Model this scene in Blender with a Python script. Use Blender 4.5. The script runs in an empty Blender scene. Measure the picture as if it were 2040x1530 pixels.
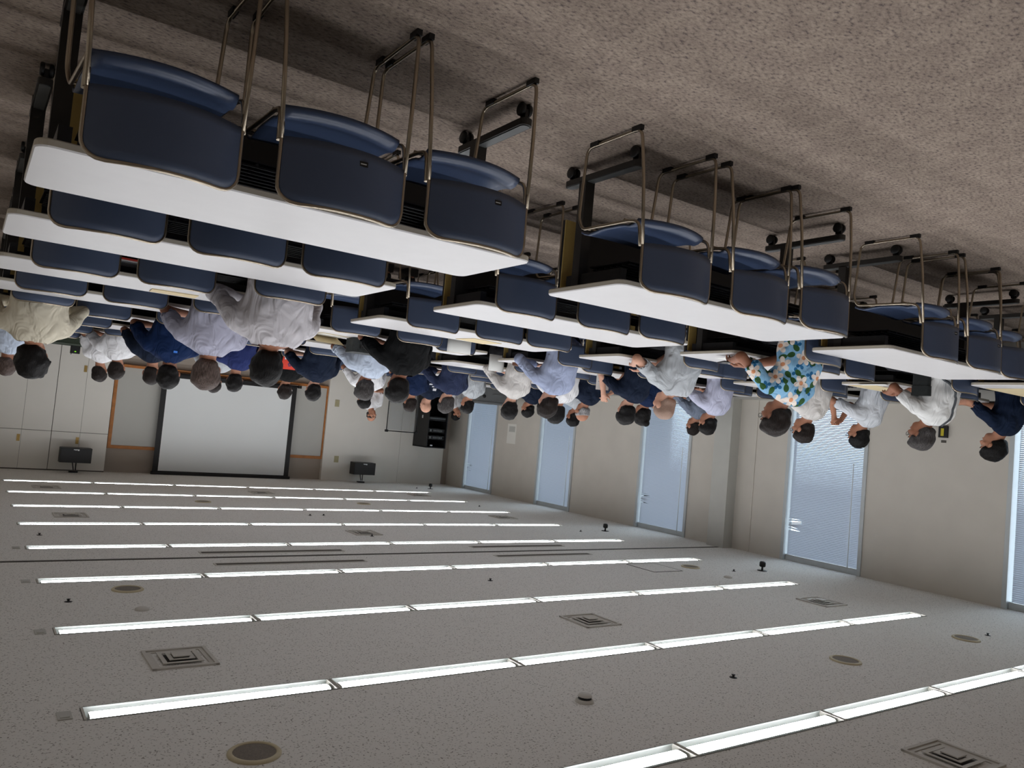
import bpy, bmesh, math, random
import numpy as np
from mathutils import Vector, Matrix
random.seed(7)
rng = np.random.RandomState(5)
S = bpy.context.scene
COL = S.collection
PI = math.pi
CEIL = 2.935          # ceiling height
XL, XR, YB, YF = -9.62, 1.35, -2.6, 16.3   # room: window wall, right wall, back wall, front wall

# ------------------------------------------------------------------ camera (the phone was held upside down)
cam_d = bpy.data.cameras.new('camera')
cam = bpy.data.objects.new('camera', cam_d)
COL.objects.link(cam)
cam_d.sensor_width = 36.0
cam_d.lens = 1561.5 / 2040 * 36.0
cam_d.clip_start = 0.05
_r = Vector((0.81632319, 0.57066552, 0.08920378))
_u = Vector((-0.10421319, -0.00638657, 0.99453448))
_f = Vector((-0.56811624, 0.82115777, -0.05425737))
_m = Matrix((-_r, -_u, -_f)).transposed().to_4x4()
_m.translation = Vector((0, 0, 1.42))
cam.matrix_world = _m
S.camera = cam

# ------------------------------------------------------------------ world: flat overcast daylight outside the blinds
W = bpy.data.worlds.new('overcast_sky')
S.world = W
W.use_nodes = True
W.node_tree.nodes['Background'].inputs[0].default_value = (0.80, 0.89, 1.0, 1)
W.node_tree.nodes['Background'].inputs[1].default_value = 7.0

LAMP = 25.0           # radiance of the ceiling lamps
S.view_settings.view_transform = 'Standard'
S.view_settings.look = 'None'
S.view_settings.gamma = 1
S.view_settings.use_curve_mapping = False
S.view_settings.exposure = 0.0
S.cycles.max_bounces = 7
S.cycles.diffuse_bounces = 5
S.cycles.glossy_bounces = 3
S.cycles.transparent_max_bounces = 12
S.cycles.caustics_reflective = False
S.cycles.caustics_refractive = False
S.cycles.use_denoising = True


# ------------------------------------------------------------------ materials
def lin(c):
    return tuple((v / 255 / 12.92) if v / 255 <= .04045 else (((v / 255) + .055) / 1.055) ** 2.4 for v in c)


MATS = {}


def mat(name, rgb, rough=.6, metal=0., spec=.5, noise=None, bump=None, emit=None, trans=None):
    """rgb is the surface colour in sRGB 0-255; noise=(scale, amount), bump=(scale, strength)"""
    if name in MATS:
        return MATS[name]
    m = bpy.data.materials.new(name)
    m.use_nodes = True
    nt = m.node_tree
    b = nt.nodes['Principled BSDF']
    c = lin(rgb)
    b.inputs['Base Color'].default_value = (*c, 1)
    b.inputs['Roughness'].default_value = rough
    b.inputs['Metallic'].default_value = metal
    b.inputs['Specular IOR Level'].default_value = spec
    tc = nt.nodes.new('ShaderNodeTexCoord')
    if noise:
        n = nt.nodes.new('ShaderNodeTexNoise')
        n.inputs['Scale'].default_value = noise[0]
        n.inputs['Detail'].default_value = 4
        r = nt.nodes.new('ShaderNodeValToRGB')
        a = noise[1]
        r.color_ramp.elements[0].position = .3
        r.color_ramp.elements[1].position = .7
        r.color_ramp.elements[0].color = (*[v * (1 - a) for v in c], 1)
        r.color_ramp.elements[1].color = (*[min(1, v * (1 + a)) for v in c], 1)
        nt.links.new(tc.outputs['Object'], n.inputs['Vector'])
        nt.links.new(n.outputs['Fac'], r.inputs['Fac'])
        nt.links.new(r.outputs['Color'], b.inputs['Base Color'])
    if bump:
        n2 = nt.nodes.new('ShaderNodeTexNoise')
        n2.inputs['Scale'].default_value = bump[0]
        n2.inputs['Detail'].default_value = 3
        bp = nt.nodes.new('ShaderNodeBump')
        bp.inputs['Strength'].default_value = bump[1]
        bp.inputs['Distance'].default_value = .02
        nt.links.new(tc.outputs['Object'], n2.inputs['Vector'])
        nt.links.new(n2.outputs['Fac'], bp.inputs['Height'])
        nt.links.new(bp.outputs['Normal'], b.inputs['Normal'])
    if emit:
        b.inputs['Emission Color'].default_value = (*lin(emit[0]), 1)
        b.inputs['Emission Strength'].default_value = emit[1]
    MATS[name] = m
    return m


def nodes_of(m):
    return m.node_tree, m.node_tree.nodes, m.node_tree.links, m.node_tree.nodes['Principled BSDF']


# carpet: brown-grey loop pile with dark purplish flecks
M_CARPET = mat('carpet_brown_grey_fleck', (116, 104, 95), rough=.95, spec=.1)
nt, N, L, B = nodes_of(M_CARPET)
tc = N['Texture Coordinate']
n1 = N.new('ShaderNodeTexNoise'); n1.inputs['Scale'].default_value = 46; n1.inputs['Detail'].default_value = 5; n1.inputs['Roughness'].default_value = .62
n2 = N.new('ShaderNodeTexNoise'); n2.inputs['Scale'].default_value = 9; n2.inputs['Detail'].default_value = 2
mp = N.new('ShaderNodeMapping'); mp.inputs['Rotation'].default_value = (0, 0, .6); mp.inputs['Scale'].default_value = (1.0, 1.7, 1)
L.new(tc.outputs['Object'], mp.inputs['Vector']); L.new(mp.outputs['Vector'], n1.inputs['Vector']); L.new(tc.outputs['Object'], n2.inputs['Vector'])
r1 = N.new('ShaderNodeValToRGB')
e = r1.color_ramp.elements
e[0].position = .33; e[0].color = (*lin((102, 91, 90)), 1)
e[1].position = .70; e[1].color = (*lin((176, 160, 146)), 1)
x = e.new(.46); x.color = (*lin((150, 136, 124)), 1)
L.new(n1.outputs['Fac'], r1.inputs['Fac'])
mx = N.new('ShaderNodeMix'); mx.data_type = 'RGBA'; mx.blend_type = 'MULTIPLY'; mx.inputs['Factor'].default_value = .35
r2 = N.new('ShaderNodeValToRGB'); r2.color_ramp.elements[0].position = .4; r2.color_ramp.elements[0].color = (.6, .57, .6, 1); r2.color_ramp.elements[1].position = .6
L.new(n2.outputs['Fac'], r2.inputs['Fac'])
L.new(r1.outputs['Color'], mx.inputs['A']); L.new(r2.outputs['Color'], mx.inputs['B']); L.new(mx.outputs['Result'], B.inputs['Base Color'])
bp = N.new('ShaderNodeBump'); bp.inputs['Strength'].default_value = .5; bp.inputs['Distance'].default_value = .006
n3 = N.new('ShaderNodeTexNoise'); n3.inputs['Scale'].default_value = 220
L.new(tc.outputs['Object'], n3.inputs['Vector']); L.new(n3.outputs['Fac'], bp.inputs['Height']); L.new(bp.outputs['Normal'], B.inputs['Normal'])

# ceiling: rock-wool board, light grey with tiny dark fissures
M_CEIL = mat('ceiling_fissured_board', (226, 224, 219), rough=.95, spec=.1)
nt, N, L, B = nodes_of(M_CEIL)
tc = N['Texture Coordinate']
v = N.new('ShaderNodeTexNoise'); v.inputs['Scale'].default_value = 88; v.inputs['Detail'].default_value = 3; v.inputs['Roughness'].default_value = .6
r1 = N.new('ShaderNodeValToRGB')
r1.color_ramp.elements[0].position = .355; r1.color_ramp.elements[0].color = (*lin((148, 144, 138)), 1)
r1.color_ramp.elements[1].position = .41; r1.color_ramp.elements[1].color = (*lin((229, 227, 222)), 1)
L.new(tc.outputs['Object'], v.inputs['Vector']); L.new(v.outputs['Fac'], r1.inputs['Fac']); L.new(r1.outputs['Color'], B.inputs['Base Color'])

M_WALL = mat('wall_beige_grey_paint', (206, 200, 190), rough=.8, spec=.2, noise=(3, .03))
M_WALLF = mat('front_panel_light_grey', (230, 227, 219), rough=.6, spec=.3, noise=(2, .02))
M_WALLB = mat('recess_brown_grey_paint', (168, 158, 147), rough=.85, spec=.2, noise=(2, .03))
M_TRIM = mat('trim_grey_white', (188, 187, 180), rough=.5, noise=(5, .03))
M_ALU = mat('window_frame_light_alloy', (190, 195, 196), rough=.4, noise=(6, .03))
M_SILL = mat('perimeter_cover_grey', (176, 174, 168), rough=.6, noise=(4, .03))
M_DARKLINE = mat('shadow_gap_dark', (58, 54, 50), rough=.8, noise=(6, .05))
M_LINE = mat('partition_track_dark', (72, 68, 62), rough=.6, metal=.3, noise=(5, .1))
M_SEAM = mat('joint_dark', (92, 86, 80), rough=.9, noise=(6, .05))
M_BRASS = mat('brass_plate', (168, 140, 84), rough=.4, metal=.7, noise=(20, .1))
M_SWITCH = mat('switch_plate_yellowed', (176, 168, 132), rough=.5, noise=(10, .04))
M_WOOD = mat('oiled_wood_frame', (176, 112, 52), rough=.5, noise=(12, .18))
M_BOARD = mat('whiteboard_enamel', (190, 190, 184), rough=.3, noise=(2, .02))
M_SCREEN = mat('projection_screen_matte', (236, 240, 240), rough=.9, spec=.1, noise=(1, .01))
M_BLACK = mat('black_plastic', (9, 9, 10), rough=.5, noise=(14, .15))
M_BLACKM = mat('black_painted_steel', (26, 26, 28), rough=.45, metal=.2, noise=(9, .12))
M_DGREY = mat('dark_grey_leg_paint', (44, 42, 40), rough=.5, metal=.2, noise=(9, .12))
M_FOOTG = mat('foot_top_grey', (110, 112, 112), rough=.4, metal=.2, noise=(9, .06))
M_CHROME = mat('satin_steel_tube', (172, 160, 142), rough=.28, metal=1., noise=(30, .05))
M_NAVY = mat('navy_plastic', (68, 80, 104), rough=.42, spec=.5, noise=(4, .05), bump=(600, .04))
M_NAVYS = mat('navy_seat_plastic', (62, 76, 104), rough=.34, spec=.5, noise=(4, .05), bump=(600, .04))
M_TOP = mat('desk_laminate_white_grey', (214, 212, 212), rough=.36, spec=.45, noise=(9, .018))
M_EDGE = mat('desk_edge_warm_grey', (196, 188, 172), rough=.5, noise=(8, .03))
M_TAN = mat('modesty_panel_tan', (186, 160, 92), rough=.6, noise=(7, .06))
M_GRILL = mat('speaker_mesh_taupe', (122, 114, 104), rough=.8, noise=(160, .2))
M_IVORY = mat('ivory_plastic_ring', (196, 184, 152), rough=.5, noise=(8, .04))
M_DIFF = mat('diffuser_grey_paint', (198, 194, 186), rough=.6, noise=(9, .04))
M_REFL = mat('lamp_trough_white_darkened', (138, 142, 138), rough=.5, noise=(4, .02))  # white trough metal, colour darkened to tone down the lamp light on it
M_WHITEP = mat('white_paper', (226, 226, 222), rough=.8, noise=(6, .02))
M_CREAM = mat('manila_paper', (214, 196, 156), rough=.8, noise=(8, .04))
M_RED = mat('orange_red_card', (206, 64, 44), rough=.6, noise=(8, .05))
M_GREENF = mat('dark_green_felt', (50, 60, 48), rough=.95, noise=(60, .15))
M_BROWNL = mat('brown_leather', (96, 58, 38), rough=.5, noise=(30, .15))
M_GREYP = mat('grey_cart_panel', (104, 106, 106), rough=.6, noise=(6, .05))
M_BLUEP = mat('blue_printed_card', (36, 110, 148), rough=.5, noise=(40, .3))
M_DRED = mat('dark_red_plastic', (84, 34, 32), rough=.5, noise=(9, .1))
M_LED = mat('green_indicator', (120, 190, 40), rough=.4, emit=((120, 200, 40), 1.0))
M_LOGO = mat('silver_print', (205, 208, 208), rough=.4, metal=.3, noise=(30, .05))
M_SKINS = [mat('skin_warm', (176, 124, 98), rough=.55, spec=.35, noise=(26, .06)),
           mat('skin_tan', (152, 102, 78), rough=.55, spec=.35, noise=(26, .06)),
           mat('skin_fair', (205, 156, 132), rough=.55, spec=.35, noise=(26, .06))]
M_EYEW = mat('eye_white', (220, 214, 206), rough=.25, noise=(50, .02))
M_EYED = mat('iris_dark', (30, 20, 16), rough=.2, noise=(50, .1))
M_LIP = mat('lip', (150, 88, 78), rough=.5, noise=(40, .05))
M_SHOE = mat('black_shoe_leather', (30, 28, 27), rough=.4, noise=(20, .1))
M_LENSF = mat('spectacle_wire', (60, 58, 56), rough=.3, metal=.8, noise=(20, .1))

# lamp
M_LAMP = bpy.data.materials.new('lamp_cool_white'); M_LAMP.use_nodes = True
nt = M_LAMP.node_tree; nt.nodes.clear()
em = nt.nodes.new('ShaderNodeEmission'); em.inputs[0].default_value = (.95, .965, 1.0, 1); em.inputs[1].default_value = LAMP
out = nt.nodes.new('ShaderNodeOutputMaterial'); nt.links.new(em.outputs[0], out.inputs[0])

# window pane
M_GLASS = bpy.data.materials.new('window_glass'); M_GLASS.use_nodes = True
nt = M_GLASS.node_tree; nt.nodes.clear()
tr = nt.nodes.new('ShaderNodeBsdfTransparent'); tr.inputs[0].default_value = (.92, .96, .97, 1)
gl = nt.nodes.new('ShaderNodeBsdfGlossy'); gl.inputs['Roughness'].default_value = .03
fr = nt.nodes.new('ShaderNodeFresnel'); fr.inputs[0].default_value = 1.45
ms = nt.nodes.new('ShaderNodeMixShader'); out = nt.nodes.new('ShaderNodeOutputMaterial')
nt.links.new(fr.outputs[0], ms.inputs[0]); nt.links.new(tr.outputs[0], ms.inputs[1]); nt.links.new(gl.outputs[0], ms.inputs[2]); nt.links.new(ms.outputs[0], out.inputs[0])
# clear vinyl
M_VINYL = bpy.data.materials.new('clear_vinyl_sheet'); M_VINYL.use_nodes = True
nt = M_VINYL.node_tree; nt.nodes.clear()
tr = nt.nodes.new('ShaderNodeBsdfTransparent'); tr.inputs[0].default_value = (.86, .87, .87, 1)
gl = nt.nodes.new('ShaderNodeBsdfGlossy'); gl.inputs['Roughness'].default_value = .15
nz = nt.nodes.new('ShaderNodeTexNoise'); nz.inputs['Scale'].default_value = 5
bpn = nt.nodes.new('ShaderNodeBump'); bpn.inputs['Strength'].default_value = .6; bpn.inputs['Distance'].default_value = .03
nt.links.new(nz.outputs[0], bpn.inputs['Height']); nt.links.new(bpn.outputs[0], gl.inputs['Normal'])
ms = nt.nodes.new('ShaderNodeMixShader'); ms.inputs[0].default_value = .12; out = nt.nodes.new('ShaderNodeOutputMaterial')
nt.links.new(tr.outputs[0], ms.inputs[1]); nt.links.new(gl.outputs[0], ms.inputs[2]); nt.links.new(ms.outputs[0], out.inputs[0])
# blind slats: thin painted metal that passes a little light
M_SLAT = bpy.data.materials.new('blind_slat_pale_blue_grey'); M_SLAT.use_nodes = True
nt = M_SLAT.node_tree; b = nt.nodes['Principled BSDF']
b.inputs['Base Color'].default_value = (*lin((186, 189, 195)), 1); b.inputs['Roughness'].default_value = .45
tl = nt.nodes.new('ShaderNodeBsdfTranslucent'); tl.inputs[0].default_value = (*lin((215, 222, 235)), 1)
ms = nt.nodes.new('ShaderNodeMixShader'); ms.inputs[0].default_value = .06
nt.links.new(b.outputs[0], ms.inputs[1]); nt.links.new(tl.outputs[0], ms.inputs[2]); nt.links.new(ms.outputs[0], nt.nodes['Material Output'].inputs[0])


def cloth(name, rgb, rough=.85, wr=(7.5, 1.0)):
    """woven cloth with soft creases"""
    if name in MATS:
        return MATS[name]
    m = mat(name, rgb, rough=rough, spec=.15, noise=(5, .05))
    nt, N, L, B = nodes_of(m)
    tc = N['Texture Coordinate']
    mp = N.new('ShaderNodeMapping'); mp.inputs['Scale'].default_value = (1.0, 1.0, .55); mp.inputs['Rotation'].default_value = (.5, .4, .2)
    n = N.new('ShaderNodeTexNoise'); n.inputs['Scale'].default_value = wr[0]; n.inputs['Detail'].default_value = 2.5; n.inputs['Distortion'].default_value = 1.2
    b = N.new('ShaderNodeBump'); b.inputs['Strength'].default_value = wr[1]; b.inputs['Distance'].default_value = .05
    L.new(tc.outputs['Object'], mp.inputs['Vector']); L.new(mp.outputs['Vector'], n.inputs['Vector'])
    L.new(n.outputs['Fac'], b.inputs['Height']); L.new(b.outputs['Normal'], B.inputs['Normal'])
    return m


def hairmat(name, rgb, gray=0.):
    if name in MATS:
        return MATS[name]
    m = mat(name, rgb, rough=.55, spec=.2)
    nt, N, L, B = nodes_of(m)
    tc = N['Texture Coordinate']
    mp = N.new('ShaderNodeMapping'); mp.inputs['Scale'].default_value = (1, 1, .18)
    n = N.new('ShaderNodeTexNoise'); n.inputs['Scale'].default_value = 150; n.inputs['Detail'].default_value = 3
    r = N.new('ShaderNodeValToRGB'); c = lin(rgb)
    r.color_ramp.elements[0].position = .35; r.color_ramp.elements[0].color = (*[k * .6 for k in c], 1)
    r.color_ramp.elements[1].position = .7; r.color_ramp.elements[1].color = (*[min(1, k * 1.5 + gray) for k in c], 1)
    b = N.new('ShaderNodeBump'); b.inputs['Strength'].default_value = .6; b.inputs['Distance'].default_value = .01
    L.new(tc.outputs['Object'], mp.inputs['Vector']); L.new(mp.outputs['Vector'], n.inputs['Vector']); L.new(n.outputs['Fac'], r.inputs['Fac'])
    L.new(r.outputs['Color'], B.inputs['Base Color']); L.new(n.outputs['Fac'], b.inputs['Height']); L.new(b.outputs['Normal'], B.inputs['Normal'])
    return m


# ------------------------------------------------------------------ mesh helpers
class MB:
    """collects vertices and faces; build() links them as ONE object"""
    def __init__(self):
        self.v, self.f, self.mi, self.sm = [], [], [], []

    def add(self, vs, fs, mi=0, smooth=False):
        o = len(self.v)
        self.v += [tuple(p) for p in vs]
        self.f += [tuple(o + i for i in f) for f in fs]
        self.mi += [mi] * len(fs)
        self.sm += [smooth] * len(fs)
        return self

    def box(self, x0, x1, y0, y1, z0, z1, mi=0):
        vs = [(x, y, z) for z in (z0, z1) for y in (y0, y1) for x in (x0, x1)]
        return self.add(vs, [(0, 2, 3, 1), (4, 5, 7, 6), (0, 1, 5, 4), (2, 6, 7, 3), (0, 4, 6, 2), (1, 3, 7, 5)], mi)

    def tube(self, pts, r, n=8, mi=0, cap=True):
        pts = [Vector(p) for p in pts]
        rs = r if isinstance(r, (list, tuple)) else [r] * len(pts)
        vs, fs = [], []
        up = None
        for i, p in enumerate(pts):
            a = pts[max(i - 1, 0)]; b = pts[min(i + 1, len(pts) - 1)]
            t = (b - a).normalized()
            if up is None:
                up = Vector((1, 0, 0)) if abs(t.x) < .9 else Vector((0, 1, 0))
            s = t.cross(up)
            if s.length < 1e-4:
                s = t.cross(Vector((0, 1, 0)))
            s.normalize(); up = s.cross(t).normalized()
            for k in range(n):
                an = 2 * PI * k / n
                vs.append(p + (s * math.cos(an) + up * math.sin(an)) * rs[i])
        for i in range(len(pts) - 1):
            for k in range(n):
                a = i * n + k; b = i * n + (k + 1) % n
                fs.append((a, b, b + n, a + n))
        self.add(vs, fs, mi, True)
        if cap:
            o = len(self.v) - len(vs)
            self.f += [tuple(o + k for k in range(n))[::-1], tuple(o + (len(pts) - 1) * n + k for k in range(n))]
            self.mi += [mi, mi]; self.sm += [False, False]
        return self

    def lathe(self, prof, n=20, axis='z', c=(0, 0, 0), mi=0, smooth=True):
        """prof: list of (radius, height)"""
        vs, fs = [], []
        for (r, h) in prof:
            for k in range(n):
                a = 2 * PI * k / n
                p = (r * math.cos(a), r * math.sin(a), h)
                if axis == 'x': p = (h, r * math.cos(a), r * math.sin(a))
                if axis == 'y': p = (r * math.cos(a), h, r * math.sin(a))
                vs.append((p[0] + c[0], p[1] + c[1], p[2] + c[2]))
        for i in range(len(prof) - 1):
            for k in range(n):
                a = i * n + k; b = i * n + (k + 1) % n
                fs.append((a, b, b + n, a + n))
        return self.add(vs, fs, mi, smooth)

    def prism(self, outline, z0, z1, mi=0, side_mi=None):
        n = len(outline)
        vs = [(x, y, z0) for x, y in outline] + [(x, y, z1) for x, y in outline]
        self.add(vs, [tuple(range(n))[::-1], tuple(range(n, 2 * n))], mi)
        o = len(self.v) - 2 * n
        for k in range(n):
            self.f.append((o + k, o + (k + 1) % n, o + n + (k + 1) % n, o + n + k))
            self.mi.append(mi if side_mi is None else side_mi); self.sm.append(False)
        return self

    def mesh(self, name, mats):
        me = bpy.data.meshes.new(name)
        me.from_pydata(self.v, [], self.f)
        for m in (mats if isinstance(mats, (list, tuple)) else [mats]):
            me.materials.append(m)
        me.polygons.foreach_set('material_index', self.mi)
        me.polygons.foreach_set('use_smooth', self.sm)
        bm = bmesh.new(); bm.from_mesh(me)
        bmesh.ops.recalc_face_normals(bm, faces=bm.faces)
        bm.to_mesh(me); bm.free()
        me.update()
        return me

    def build(self, name, mats, parent=None, loc=None):
        return link(name, self.mesh(name, mats), parent, loc)


def link(name, me, parent=None, loc=None):
    o = bpy.data.objects.new(name, me)
    COL.objects.link(o)
    if parent is not None: o.parent = parent
    if loc is not None: o.location = loc
    return o


def tag(o, label, cat, group=None, kind=None):
    o['label'] = label; o['category'] = cat
    if group: o['group'] = group
    if kind: o['kind'] = kind
    return o


def thing(name, label, cat, loc=(0, 0, 0), rz=0, group=None):
    o = bpy.data.objects.new(name, None)
    COL.objects.link(o)
    o.location = loc; o.rotation_euler = (0, 0, rz); o.empty_display_size = .1
    return tag(o, label, cat, group)


def struct(o):
    o['kind'] = 'structure'
    return o


def dup(root, loc, rz, label, group=None, name=None):
    r = root.copy(); COL.objects.link(r)
    r.location = loc; r.rotation_euler = (0, 0, rz); r['label'] = label
    if group: r['group'] = group
    for ch in KIDS[root.name]:
        c = ch.copy(); COL.objects.link(c); c.parent = r
        for g in KIDS.get(ch.name, []):
            d = g.copy(); COL.objects.link(d); d.parent = c
    return r


KIDS = {}


def remember(root):
    KIDS[root.name] = [o for o in COL.objects if o.parent == root]
    for c in KIDS[root.name]:
        KIDS[c.name] = [o for o in COL.objects if o.parent == c]


def rrect(x0, x1, y0, y1, r, n=5):
    out = []
    for cx, cy, a0 in ((x1 - r, y1 - r, 0), (x0 + r, y1 - r, PI / 2), (x0 + r, y0 + r, PI), (x1 - r, y0 + r, 3 * PI / 2)):
        for k in range(n + 1):
            a = a0 + PI / 2 * k / n
            out.append((cx + r * math.cos(a), cy + r * math.sin(a)))
    return out


def bend(pts, r, n=4):
    """round the corners of a polyline"""
    pts = [Vector(p) for p in pts]
    out = [pts[0]]
    for i in range(1, len(pts) - 1):
        a, b, c = pts[i - 1], pts[i], pts[i + 1]
        d1 = (a - b); d2 = (c - b)
        rr = min(r, d1.length * .45, d2.length * .45)
        p0 = b + d1.normalized() * rr; p2 = b + d2.normalized() * rr
        for k in range(n + 1):
            t = k / n
            out.append(p0 * (1 - t) ** 2 + b * 2 * t * (1 - t) + p2 * t * t)
    out.append(pts[-1])
    return out


# ================================================================== THE ROOM
# lamp rows: x of the seven joints, y of each row
JX = [-0.598 - 1.25 * j for j in range(7)]
ROWY = [1.225 + 1.4587 * r for r in range(0, 10)]
TW = .085             # half width of a lamp trough

b = MB(); b.box(XL - .2, XR + .2, YB - .2, YF + .2, -.1, 0)
struct(b.build('floor', M_CARPET))
b = MB()
ys = [YB - .2] + sum([[y - TW, y + TW] for y in ROWY], []) + [YF + .2]
for i in range(0, len(ys), 2):
    b.box(XL - .2, XR + .2, ys[i], ys[i + 1], CEIL, CEIL + .12)
for y in ROWY:
    b.box(XL - .2, JX[6], y - TW, y + TW, CEIL, CEIL + .12)
    b.box(JX[0], XR + .2, y - TW, y + TW, CEIL, CEIL + .12)
ceil = struct(b.build('ceiling', M_CEIL))
b = MB(); b.box(XR, XR + .15, YB, YF, 0, CEIL)
struct(b.build('wall_right', M_WALL))
b = MB(); b.box(XL, XR, YB - .15, YB, 0, CEIL)
struct(b.build('wall_back', M_WALL))

# front wall: centre recess behind the boards, smooth panels at its left
b = MB(); b.box(XL, XR, YF + .1, YF + .25, 0, CEIL)
wf = struct(b.build('wall_front', M_WALLB))
for i, (xa, xb) in enumerate(((-6.475, -8.297), (-8.303, -9.46))):
    b = MB(); b.box(xb, xa, YF, YF + .1, 0, CEIL)
    o = b.build('panel', M_WALLF, wf)
b = MB(); b.box(XL, -9.46, YF + .03, YF + .1, 0, CEIL)
b.build('corner_strip', M_WALLB, wf)

# window wall with five openings
WIN = [(14.33, 15.56), (11.62, 12.76), (8.69, 9.85), (5.69, 6.9), (2.8, 4.02)]
ZS = .74
b = MB()
yy = YB
for (a, c) in sorted(WIN):
    b.box(XL - .2, XL, yy, a, 0, CEIL)
    b.box(XL - .2, XL, a, c, 0, ZS)
    yy = c
b.box(XL - .2, XL, yy, YF + .1, 0, CEIL)
wl = struct(b.build('wall_left', M_WALL))
b = MB(); b.box(XL, XL + .2, 7.76, 8.07, 0, CEIL)
struct(b.build('trim_1', M_TRIM))
b = MB(); b.box(XL, XL + .012, 7.44, 7.47, 0, CEIL)
struct(b.build('trim_2', M_WALL))
# low perimeter cover below the windows
b = MB(); b.box(XL, XL + .22, YB, YF, 0, .655); b.box(XL, XL + .235, YB, YF, .675, .70)
o = struct(b.build('trim_3', M_SILL))
b = MB(); b.box(XL, XL + .205, YB, YF, .655, .675)
b.build('shadow_gap', M_DARKLINE, o)

# windows with their frames, panes and blinds
slat_me = None
for i, (a, c) in enumerate(WIN):
    b = MB()
    for (y0, y1) in ((a, a + .05), (c - .05, c)):
        b.box(XL - .14, XL + .02, y0, y1, ZS, CEIL)
    b.box(XL - .14, XL + .03, a, c, ZS, ZS + .03)
    b.box(XL - .14, XL - .06, a, c, CEIL - .05, CEIL)
    w = struct(b.build('window_%d' % (i + 1), M_ALU))
    b = MB(); b.box(XL - .125, XL - .119, a + .05, c - .05, ZS + .03, CEIL - .05)
    b.build('pane', M_GLASS, w)
    tag_txt = ('the far front corner', 'the second window from the front', 'the middle window', 'the second window from the camera', 'the window nearest the camera')[i]
    t = thing('venetian_blind', 'closed pale venetian blind hanging in ' + tag_txt, 'blind', (XL - .05, (a + c) / 2, 0), 0, 'venetian blinds in the windows')
    hw = (c - a) / 2 - .05
    b = MB(); b.box(-.02, .02, -hw + .004, hw - .004, CEIL - .08, CEIL - .002)
    b.build('head_rail', M_ALU, t)
    sb = MB()
    n = 92
    g = .02 if i != 4 else .03          # narrow gap at the near jamb where daylight gets in
    for k in range(n):
        z = ZS + .06 + (CEIL - .07 - ZS - .06) * k / (n - 1)
        bent = 0
        q = (-.0105, .0072, .0105, -.0072) if True else None
        y0, y1 = -hw + .008, hw - g
        # a few slats are bent at the near-front end (window 2 from the camera, and others)
        zz = z
        dz = 0
        if i in (0, 2, 3) and 2.36 < z < 2.52:
            dz = .035 * math.sin((z - 2.36) / .16 * 2 * PI)
        ym = y1 - .2
        vs = [(-.0105, y0, zz - .0108), (.0015, y0, zz - .002), (.0105, y0, zz + .0108),
              (-.0105, ym, zz - .0108), (.0015, ym, zz - .002), (.0105, ym, zz + .0108),
              (-.0105, y1, zz - .0108 + dz), (.0015, y1, zz - .002 + dz), (.0105, y1, zz + .0108 + dz)]
        sb.add(vs, [(0, 3, 4, 1), (1, 4, 5, 2), (3, 6, 7, 4), (4, 7, 8, 5)], 0, True)
    o = sb.build('slats', M_SLAT, t); o['kind'] = 'stuff'
    b = MB(); b.tube([(.02, -hw + .16, CEIL - .05), (.024, -hw + .16, 1.5)], .006, 6)
    b.build('tilt_wand', M_WHITEP, t)
    b = MB(); b.box(-.012, .012, -hw + .01, hw - .01, ZS + .035, ZS + .05)
    b.build('bottom_rail', M_ALU, t)

# partition track across the ceiling and its slots
b = MB(); b.box(XL + .2, XR, 7.83, 7.87, CEIL - .006, CEIL + .01)
struct(b.build('trim_4', M_LINE))
b = MB(); b.box(-.375, 1.0, 7.9, 8.85, CEIL - .012, CEIL + .01)
struct(b.build('trim_5', M_WALLB))

# ------------------------------------------------------------------ ceiling lamps
def lamp_proto():
    t = thing('ceiling_light', 'x', 'light', (0, 0, 0))
    w = 1.25 / 2 - .004
    b = MB()
    for s in (-1, 1):
        b.add([(-w, s * TW, -.004), (w, s * TW, -.004), (w, s * (TW - .02), .085), (-w, s * (TW - .02), .085)], [(0, 1, 2, 3)])
        b.box(-w, w, min(s * TW, s * (TW - .006)), max(s * TW, s * (TW - .006)), -.004, .004)
    b.add([(-w, -TW, .085), (w, -TW, .085), (w, TW, .085), (-w, TW, .085)], [(0, 1, 2, 3)])
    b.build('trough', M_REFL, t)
    for s in (-1, 1):
        b = MB(); b.box(min(s * w, s * (w - .01)), max(s * w, s * (w - .01)), -TW, TW, -.004, .085)
        b.build('end_plate', M_DIFF, t)
    b = MB()
    prof = [(-.038, .045), (-.038, .013), (-.031, .005), (0, .003), (.031, .005), (.038, .013), (.038, .045)]
    vs = [(-w + .03, y, z) for y, z in prof] + [(w - .03, y, z) for y, z in prof]
    n = len(prof)
    b.add(vs, [(k, k + 1, k + 1 + n, k + n) for k in range(n - 1)] + [tuple(range(n)), tuple(range(n, 2 * n))[::-1]], 0, True)
    b.mi = [1 if k in (0, 5) else 0 for k in range(n - 1)] + [1, 1]
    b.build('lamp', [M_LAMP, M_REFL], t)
    for s in (-1, 1):
        b = MB(); b.box(s * (w - .03) - .012, s * (w - .03) + .012, -.03, .03, .03, .085)
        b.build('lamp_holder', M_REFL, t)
    remember(t)
    return t


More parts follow.
